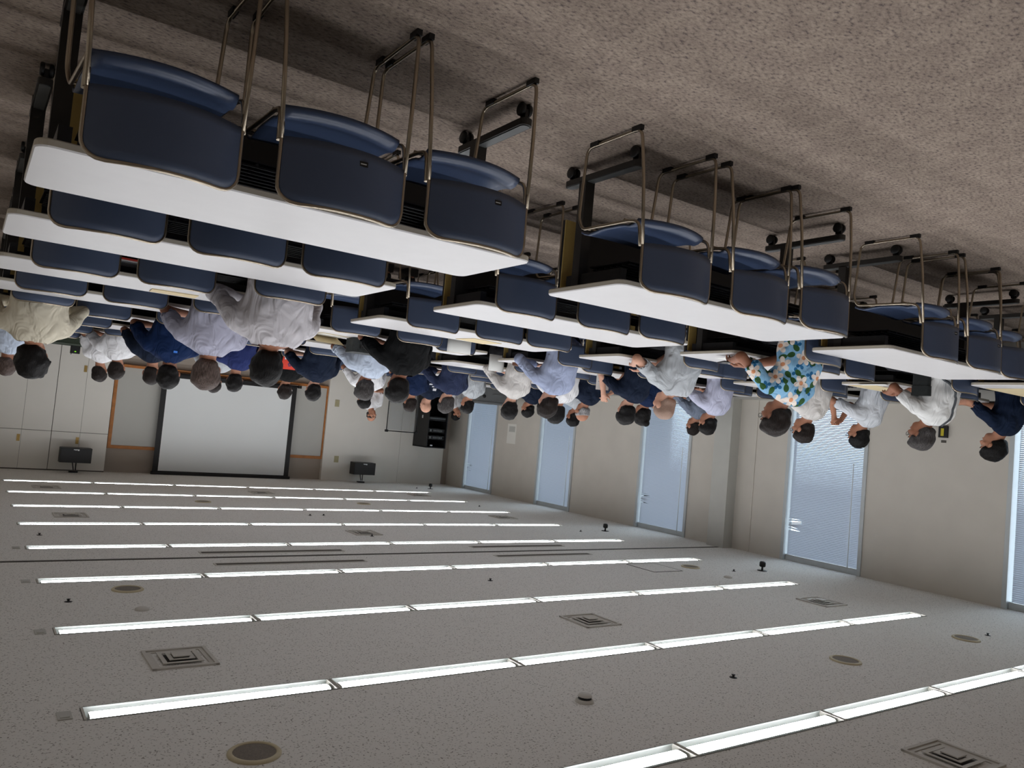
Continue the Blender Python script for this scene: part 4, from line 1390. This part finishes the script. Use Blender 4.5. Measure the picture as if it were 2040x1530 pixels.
def watch25(i):
    s = -1
    p = i['WR'][s]; d = i['WR'][s] - i['EL'][s]; d /= np.linalg.norm(d)
    mb = MB(); mb.tube([p - d * .035, p - d * .012], .034, 12); mb.build('watch', M_WATCH, i['body'])


def vest15(i):
    return back_print([(M_PWHITE, -.12, .12, -.125, -.105), (M_PWHITE, -.07, .07, -.085, -.07), (M_PWHITE, -.02, .045, -.05, -.01)])(i)


r_near, r_mid, r_far = .0105, .0135, .017
# ---- block at the far left of the photo
person('person in beige shirt with thick curly black hair at the far left of the photo', (-.44, 7.78, 1.20), 7.62, SH_BEIGE, 'puffy', M_HAIRK, 0, arms='wide', wide=1.34, hs=1.26, res=r_mid, sleeve='long')
person('person at the photo left edge, grey hair, half hidden, pale checked shirt', (-.36, 10.72, 1.22), 10.58, SH_PBLUE, 'short', M_HAIRGB, 1, arms='desk', wide=1.1, res=r_far)
person('person in bright white shirt, dark hair, before the grey cupboards', (-1.49, 10.7, 1.14), 10.56, SH_WHITE, 'short', M_HAIRB, 0, arms='wide', wide=1.12, hs=1.08, res=r_mid)
person('person hidden but for dark hair beside the white shirt person', (-1.47, 12.0, 1.18), 11.85, SH_WHITE, 'short', M_HAIRB, 0, arms='lap', wide=.88, res=r_far)
person('person in vivid navy shirt with small badge at the neck, black hair', (-1.58, 8.1, 1.21), 7.95, cloth('shirt_vivid_navy', (20, 40, 78)), 'short', M_HAIRK, 1, arms='wide', wide=1.22, hs=1.17, res=r_mid,
       extras=back_print([(mat('print_bright_blue', (60, 130, 230), rough=.7, noise=(60, .1)), -.02, .015, .045, .065)]))
person('person whose brown cropped head shows left of the vivid navy shirt', (-1.66, 9.4, 1.19), 9.26, SH_DNAVY, 'buzz', M_HAIRB, 0, arms='desk', res=r_far)
person('person in grey lavender shirt with brown greying hair, second row of sitters', (-1.56, 6.57, 1.19), 6.42, SH_LAV, 'full', M_HAIRGB, 0, arms=('wide', 'wide'), wide=1.25, hs=1.2, res=r_mid)
person('person in pale grey oxford shirt, nearest of the left block, black hair', (-1.60, 5.17, 1.15), 5.0, SH_LGREY, 'full', M_HAIRK, 1, arms='wide', wide=1.32, hs=1.10, res=r_near, sleeve='long')
person('person in blue violet shirt between two grey shirts', (-2.56, 9.4, 1.17), 9.25, SH_BLUEV, 'short', M_HAIRK, 0, arms='desk', wide=1.05, res=r_far)
person('person seen only as a dark crown behind the brown grey hair', (-2.66, 10.72, 1.19), 10.56, SH_GREY, 'short', M_HAIRB, 0, arms='desk', res=r_far)
# ---- second block
person('person in black tee with red and white print on the back', (-3.60, 10.7, 1.19), 10.5, SH_BLACK, 'short', M_HAIRB, 0, arms='desk', wide=1.1, res=r_mid, collar=False,
       extras=back_print([(M_PRED, -.17, .15, -.30, -.02), (M_PRED, -.13, -.03, -.345, -.31), (M_PRED, .0, .1, -.345, -.31), (M_PWHITE, -.05, .03, -.20, -.13), (M_PWHITE, -.12, .0, -.10, -.04), (M_PPURP, .04, .09, -.11, -.06), (M_PWHITE, .10, .13, -.18, -.15)]))
person('person in dark navy shirt before the right edge of the whiteboard', (-3.52, 9.4, 1.19), 9.25, SH_DNAVY, 'short', M_HAIRK, 2, arms='wide', wide=1.2, res=r_mid)
person('person in pale blue white shirt with grey hair beside the black shirt', (-3.60, 8.07, 1.13), 7.9, SH_PBLUE, 'full', M_HAIRG, 1, arms='wide', wide=1.15, hs=1.08, res=r_mid)
person('person in white shirt with dark cropped crown in front of the grey hair', (-4.79, 10.7, 1.22), 10.55, SH_WHITE, 'short', M_HAIRK, 0, arms='wide', wide=1.1, res=r_far)
person('person in black shirt with glossy black hair, centre of the photo', (-3.25, 6.55, 1.15), 6.38, SH_BLACK, 'full', M_HAIRK, 1, arms='wide', wide=1.2, hs=1.10, res=r_mid)
person('person standing at the front in white shirt facing the audience', (-6.74, 14.6, 1.45), 14.68, SH_WHITE, 'fringe', M_HAIRG, 0, yaw=PI - .25, hyaw=PI - .25, pitch=-.05, arms=('side', 'fold'), wide=1.05, res=r_mid, face=True, standing=True, hs=1.0)
person('person with shaved pale head in navy vest with white print and light blue sleeves', (-6.53, 12.0, 1.19), 11.85, SH_DNAVY, 'bald', None, 2, arms='desk', wide=1.05, res=r_mid, extras=vest15)
person('person in navy with dark crown between black shirt and navy vest', (-5.54, 10.7, 1.20), 10.55, SH_NAVY, 'short', M_HAIRB, 0, arms='desk', wide=1.05, res=r_far)
person('person in slate navy jacket with grey flecked black hair', (-5.42, 9.4, 1.17), 9.22, SH_SNAVY, 'full', M_HAIRG, 2, arms='wide', wide=1.2, hs=1.08, res=r_mid, sleeve='long')
person('person in light grey tee before the far window', (-6.56, 10.7, 1.14), 10.52, SH_GREY, 'short', M_HAIRK, 0, arms='desk', wide=1.05, res=r_mid)
person('person facing the camera in white shirt near the equipment rack', (-8.73, 14.62, 1.27), 14.7, SH_WHITE, 'short', M_HAIRK, 0, yaw=PI - .5, hyaw=PI - .45, pitch=.0, arms='lap', res=r_mid, face=True, hs=.98)
person('person in off white sweater leaning left with round black hair', (-5.54, 8.02, 1.19), 7.85, SH_OFFW, 'full', M_HAIRK, 2, hyaw=.35, pitch=-.2, arms='desk', wide=1.05, hs=1.08, res=r_mid, sleeve='long', face=True)
person('person in dark navy tee behind the off white sweater', (-7.76, 10.7, 1.11), 10.55, SH_DNAVY, 'short', M_HAIRK, 0, arms='desk', wide=1.1, res=r_far)
# ---- third block
person('person in soft blue shirt with dark tousled hair, bent over the desk', (-5.0, 6.55, 1.15), 6.34, SH_PB2, 'full', M_HAIRB, 2, hyaw=.1, pitch=-.25, arms='wide', wide=1.18, hs=1.08, res=r_mid, sleeve='long', face=True)
person('person seen as black hair and white collar behind the soft blue shirt', (-6.08, 7.78, 1.19), 7.62, SH_WHITE, 'full', M_HAIRK, 0, arms='wide', wide=1.12, res=r_far, extras=lanyard31)
person('person in black sweater with thin silver hair before the second window', (-6.95, 8.3, 1.14), 8.16, SH_DNAVY, 'fringe', M_HAIRS, 0, hyaw=.0, arms=('desk', 'wide'), wide=1.08, hs=1.05, res=r_mid, face=True, sleeve='long')
person('person with black hair seen past the silver haired head', (-7.69, 9.4, 1.2), 9.25, SH_GREY, 'short', M_HAIRK, 1, hyaw=-.1, arms='desk', res=r_far, face=True)
person('person in dark navy top with watch and forearms crossed over papers', (-6.14, 6.57, 1.14), 6.38, SH_DNAVY, 'full', M_HAIRK, 2, hyaw=.3, pitch=-.2, arms=([(.02, .42, .92), (-.5, -.5, -1)], [(.15, .42, .95), (.5, -.3, -1)]), wide=1.08, hs=1.08, res=r_mid, face=True, hands='rest', extras=watch25)
person('person with black hair in a bun wearing navy', (-7.10, 7.3, 1.12), 7.16, SH_NAVY, 'bun', M_HAIRK, 0, hyaw=-.05, arms='desk', wide=1.0, hs=1.05, res=r_mid, face=True)
person('person with shaved grey scalp in light grey polo, large ear showing', (-5.32, 5.19, 1.10), 4.95, SH_GREY, 'buzz', mat('shaved_scalp', (150, 122, 106), rough=.6, noise=(180, .18)), 2, hyaw=-.05, pitch=-.1, arms=([(.10, .40, .76), (-.5, -.5, -1)], [(.32, .34, .748), (.8, -.5, -.3)]), wide=1.22, hs=1.06, res=r_near, face=True, hands='rest')
person('person in pale lavender shirt with short black hair at the pillar', (-7.49, 6.55, 1.17), 6.38, SH_PALEL, 'short', M_HAIRK, 0, hyaw=-.1, arms='wide', wide=1.15, hs=1.06, res=r_mid, face=True)
person('person in grey blue shirt with brown cropped hair behind pale lavender', (-8.92, 8.07, 1.18), 7.92, SH_GBLUE, 'buzz', M_HAIRB, 0, hyaw=.0, arms='desk', res=r_mid, face=True, sleeve='long')
person('person in light blue floral shirt and spectacles holding a phone', (-5.13, 3.82, 1.17), 3.62, M_FLORAL, 'full', M_HAIRB, 1, hyaw=-.1, pitch=-.16, arms=([(.06, .46, .765), (-.4, -.5, -1)], [(.26, .42, .748), (.7, -.2, -.35)]), wide=1.18, hs=1.02, res=r_near, face=True, glasses=True, hands='hold')
# ---- far right block
person('person in off white shirt with dark lanyard and spectacles', (-7.44, 5.17, 1.18), 5.02, SH_OFFW, 'short', M_HAIRB, 0, hyaw=-.1, pitch=-.05, arms='wide', wide=1.08, hs=1.08, res=r_near, face=True, glasses=True, extras=lanyard31)
person('person in white shirt raising a fist to the chin', (-8.45, 5.14, 1.17), 4.96, cloth('shirt_cool_white', (222, 226, 232)), 'short', M_HAIRK, 0, hyaw=-.05, pitch=-.1, arms=([(.10, .34, 1.0), (-.6, .3, -1)], [(.15, .40, .97), (.8, .2, -1)]), wide=1.12, hs=1.08, res=r_near, face=True, glasses=True, hands='hold')
person('person in white shirt with grey wavy hair, spectacles and dark bag strap', (-7.30, 3.82, 1.16), 3.64, cloth('shirt_clean_white', (228, 228, 226)), 'full', M_HAIRG, 1, hyaw=-.05, pitch=-.12, arms=([(-.14, .46, .76), (-.4, -.5, -1)], [(.03, .49, .765), (.8, -.3, -.4)]), wide=1.22, hs=1.02, res=r_near, face=True, glasses=True, hands='rest', extras=strap33)
person('person in dark navy shirt with thick black hair by the nearest window', (-8.74, 3.82, 1.18), 3.68, cloth('shirt_ink_navy', (22, 34, 56)), 'full', M_HAIRK, 0, hyaw=-.05, pitch=-.18, arms='desk', wide=1.08, hs=1.12, res=r_near, face=True)

# ================================================================== place the chairs
taken = []
first = firstl = True
POS = ['left', 'middle', 'right']


def place(loc, rz, lab, g, labelled=False):
    global first, firstl
    if labelled:
        if firstl:
            chl.location = loc; chl.rotation_euler = (0, 0, rz); chl['label'] = lab; chl['group'] = g; firstl = False
        else:
            dup(chl, loc, rz, lab, g)
        return
    if first:
        chp.location = loc; chp.rotation_euler = (0, 0, rz); chp['label'] = lab; chp['group'] = g; first = False
    else:
        dup(chp, loc, rz, lab, g)


for bi in range(4):
    for ri in range(8):
        far = ROWS[ri]
        seats = [BLK[bi] + s + SEAT_DX.get((bi, ri), 0) for s in SEATX[bi]]
        occ = {}
        for (px, py, yw, st) in PEOPLE:
            if st or yw > 1 or (px, py) in taken: continue
            if far - 1.35 < py < far - .6 and BLK[bi] - DL - .25 < px < BLK[bi] + .25:
                k = min((q for q in range(3) if q not in occ), key=lambda q: abs(BLK[bi] + (-.335, -.905, -1.465)[q] - px))
                occ[k] = (px, py); taken.append((px, py))
        for k in range(3):
            g = 'navy chairs in the %s block' % BNAME[bi]
            if k in occ:
                x, y = occ[k][0], occ[k][1] + .05
                lab = 'occupied navy chair, %s seat, %s row from camera, %s block from left' % (POS[k], RN[ri], BNAME[bi])
                place((x, y, 0), rng.uniform(-.03, .03), lab, g)
            else:
                x = seats[k] + rng.uniform(-.02, .02); y = far - (.585 if ri == 0 else .615) + rng.uniform(-.02, .025) - (.30 if (bi, ri, k) == (1, 3, 0) else 0)
                for q in occ:       # keep clear of a neighbour who sits off centre
                    if abs(occ[q][0] - x) < .5: x = occ[q][0] + (.5 if seats[k] > seats[q] else -.5)
                rz = rng.uniform(-.035, .035)
                if (bi, ri, k) in SEAT_FIX: x, y, rz = SEAT_FIX[(bi, ri, k)], far - .615, 0
                lab = 'empty navy chair, %s seat, %s row from camera, %s block from left' % (POS[k], RN[ri], BNAME[bi])
                if ri == 0: lab = 'empty navy chair nearest the camera, %s seat of first row, %s block from left' % (POS[k], BNAME[bi])
                place((x, y, 0), rz, lab, g, (bi, ri, k) in ((0, 0, 1), (0, 0, 2), (2, 0, 0), (2, 0, 1)))

# chairs for the one who faces the room at the front
dup(chp, (-8.73, 14.67, 0), PI - .5, 'navy chair under the person facing the camera near the rack', 'navy chairs at the front')

# ================================================================== things on the desks
def sheet(name, label, cat, m, w, h, loc, rz=0, th=.002, group=None):
    b = MB(); b.box(-w / 2, w / 2, -h / 2, h / 2, 0, th)
    o = b.build(name, m, None, loc); o.rotation_euler = (0, 0, rz)
    tag(o, label, cat, group)
    return o


Z = DH + .0005
sheet('manila_envelope', 'cream envelope lying on the third desk, second block from the left', 'envelope', M_CREAM, .33, .24, (-3.62, 5.80, Z), -.2, .004)
sheet('manila_pad', 'cream paper pad on the third desk of the far left block', 'paper', M_CREAM, .30, .16, (-1.12, 5.86, Z), .05, .006)
t = thing('open_folder', 'open cream folder on a fourth row desk beside the pale grey shirt', 'folder', (-2.80, 7.18, Z), -.25)
b = MB(); b.box(-.16, .16, -.11, .11, 0, .003); b.build('lower_cover', M_CREAM, t)
b = MB(); b.add([(-.16, .11, .004), (.16, .11, .004), (.16, -.02, .08), (-.16, -.02, .08), (-.16, .113, .002), (.16, .113, .002), (.16, -.018, .078), (-.16, -.018, .078)], [(0, 1, 2, 3), (7, 6, 5, 4), (0, 4, 5, 1), (2, 6, 7, 3), (1, 5, 6, 2), (3, 7, 4, 0)]); b.build('upper_cover', M_CREAM, t)
b = MB(); b.box(-.15, .15, -.10, .10, .003, .008); b.build('papers', M_WHITEP, t)
sheet('cream_poster_board', 'long cream card on a second row desk of the far right block', 'card', M_CREAM, 1.0, .3, (-7.75, 4.40, Z), 0, .004)
sheet('cream_board', 'long cream card along the first desk of the far right block', 'card', M_CREAM, 1.5, .34, (-8.2, 3.17, Z), 0, .004)
t = thing('black_backpack', 'black backpack on the fourth row desk between pale blue and black shirts', 'bag', (-3.18, 7.12, DH))
b = MB(); b.prism(rrect(-.2, .2, -.12, .12, .05), 0, .14)
b.build('body', mat('black_nylon', (40, 44, 44), rough=.8, noise=(30, .3), bump=(20, .4)), t)
b = MB(); b.prism(rrect(-.14, .14, -.145, -.12, .01), .02, .1); b.build('pocket', M_BLACK, t)
b = MB(); b.tube([(-.05, .12, .10), (-.05, .14, .12), (.05, .14, .12), (.05, .12, .10)], .008, 6); b.build('handle', M_BLACK, t)
t = thing('red_folder', 'orange red folder lying on the rack under the third desk, far left block', 'folder', (-.80, 5.62, .572))
b = MB(); b.box(-.12, .12, -.13, .13, 0, .012); b.build('cover', M_RED, t)
b = MB(); b.box(-.115, .115, -.125, .12, .0121, .018); b.build('papers', M_WHITEP, t)
# smartphone and case by the floral shirt
t = thing('smartphone', 'black phone in a folding case held above the desk by the floral shirt', 'phone', (-4.93, 4.17, .752), .5)
b = MB(); b.prism(rrect(-.04, .04, -.08, .08, .01), 0, .009); b.build('case', M_BLACK, t)
b = MB(); b.box(-.036, .036, -.075, .075, .009, .0095); b.build('screen', mat('phone_glass', (10, 11, 14), rough=.1, noise=(9, .1)), t)
t = thing('glasses_pouch', 'brown leather pouch on the fourth desk of the third block', 'pouch', (-5.06, 7.2, DH))
b = MB(); b.prism(rrect(-.09, .09, -.035, .035, .03), 0, .03); b.build('body', M_BROWNL, t)
b = MB(); b.prism(rrect(-.085, .085, -.03, .03, .028), .03, .036); b.build('flap', M_BROWNL, t)
# printed sheets lying before the sitters
PAP = [(-5.15, 4.35, .2, 'below the hands of the floral shirt'), (-5.45, 5.72, -.1, 'before the light grey polo'), (-6.10, 7.05, .1, 'before the navy top with the watch'), (-3.55, 8.7, .1, 'before the pale blue white shirt'),
       (-1.45, 8.7, .0, 'before the vivid navy shirt'), (-1.55, 11.2, .1, 'before the bright white shirt'), (-7.35, 5.72, -.1, 'before the person with the lanyard'), (-8.4, 5.66, .1, 'before the raised fist'),
       (-7.25, 4.36, .1, 'before the bag strap person'), (-8.6, 4.36, -.2, 'before the ink navy shirt at the window'), (-5.0, 7.1, -.05, 'before the soft blue shirt'), (-3.5, 10.0, .1, 'before the dark navy shirt at the whiteboard'),
       (-5.3, 8.75, .2, 'before the off white sweater'), (-.5, 8.7, .1, 'before the beige shirt')]
for (x, y, a, w) in PAP:
    sheet('handout', 'white printed sheet on the desk ' + w, 'paper', M_WHITEP, .21, .297, (x, y - .12, Z), a, .0015, 'white handouts on the desks')
# sheets hung over chair backs
def hung(x, y, w, h, lab, ztop=.768):
    t = thing('seat_notice', lab, 'paper', (x, y, 0), 0, 'paper notices hung over chair backs')
    b = MB()
    vs = []
    for k in range(7):
        xx = -w / 2 + w * k / 6
        yy = -.235 - .075 * (1 - (xx / .219) ** 2) - .02
        vs += [(xx, yy - .0, ztop), (xx, yy - .001, ztop - h), (xx, yy - .003, ztop), (xx, yy - .004, ztop - h)]
    fs = []
    for k in range(6):
        a = 4 * k
        fs += [(a, a + 4, a + 5, a + 1), (a + 2, a + 3, a + 7, a + 6), (a, a + 2, a + 6, a + 4), (a + 1, a + 5, a + 7, a + 3)]
    fs += [(0, 1, 3, 2), (24, 26, 27, 25)]
    b.add(vs, fs, 0, True); b.build('sheet', M_WHITEP, t)


hung(-3.80, 7.35 - .615, .26, .17, 'blank white sheet hung on a fourth row chair, second block from left')
hung(-5.24, 8.87 - .615, .22, .2, 'white sheet hung on a fifth row chair beside the off white sweater')
# booklet held up by the navy top
t = thing('printed_leaflet', 'white leaflet with small print standing before the navy top person', 'paper', (-6.05, 6.9, .62), .5)
b = MB(); b.box(-.075, .075, -.002, .002, 0, .28); b.build('sheet', M_WHITEP, t)
b = MB()
for k in range(5): b.box(-.055, .03 if k % 2 else .05, -.0032, -.002, .06 + k * .03, .068 + k * .03)
o = b.build('print_lines', M_GREYP, t); o['kind'] = 'stuff'
# shoulder bag of the strap wearer
t = thing('shoulder_bag', 'black shoulder bag at the hip of the strap wearing person', 'bag', (-7.08, 3.72, .60), -.1)
b = MB(); b.prism(rrect(-.03, .03, -.075, .075, .02), 0, .20); b.build('body', mat('black_canvas', (30, 34, 34), rough=.85, noise=(30, .2)), t)
b = MB(); b.prism(rrect(-.034, .034, -.08, .08, .02), .12, .21); b.build('flap', MATS['black_canvas'], t)
b = MB(); b.box(-.038, -.034, -.02, .02, .09, .13); b.build('buckle', M_FOOTG, t)
# small white bottles and cups standing on desks
def bottle(x, y, lab):
    t = thing('water_bottle', lab, 'bottle', (x, y, DH), 0, 'small bottles on the desks')
    b = MB(); b.lathe([(0, 0), (.03, 0), (.032, .01), (.032, .13), (.026, .155), (.013, .17), (.013, .18)], 16); b.build('body', mat('clear_pet_bottle', (206, 212, 214), rough=.15, noise=(9, .04)), t)
    b = MB(); b.lathe([(.015, .178), (.015, .198), (0, .199)], 14); b.build('cap', M_WHITEP, t)
    b = MB(); b.lathe([(.0325, .05), (.0325, .11)], 16); b.build('label_band', M_PBL, t)


M_PBL = mat('bottle_label_pale_green', (150, 180, 150), rough=.5, noise=(40, .2))
bottle(-3.98, 8.6, 'small water bottle beside the grey haired pale blue shirt')
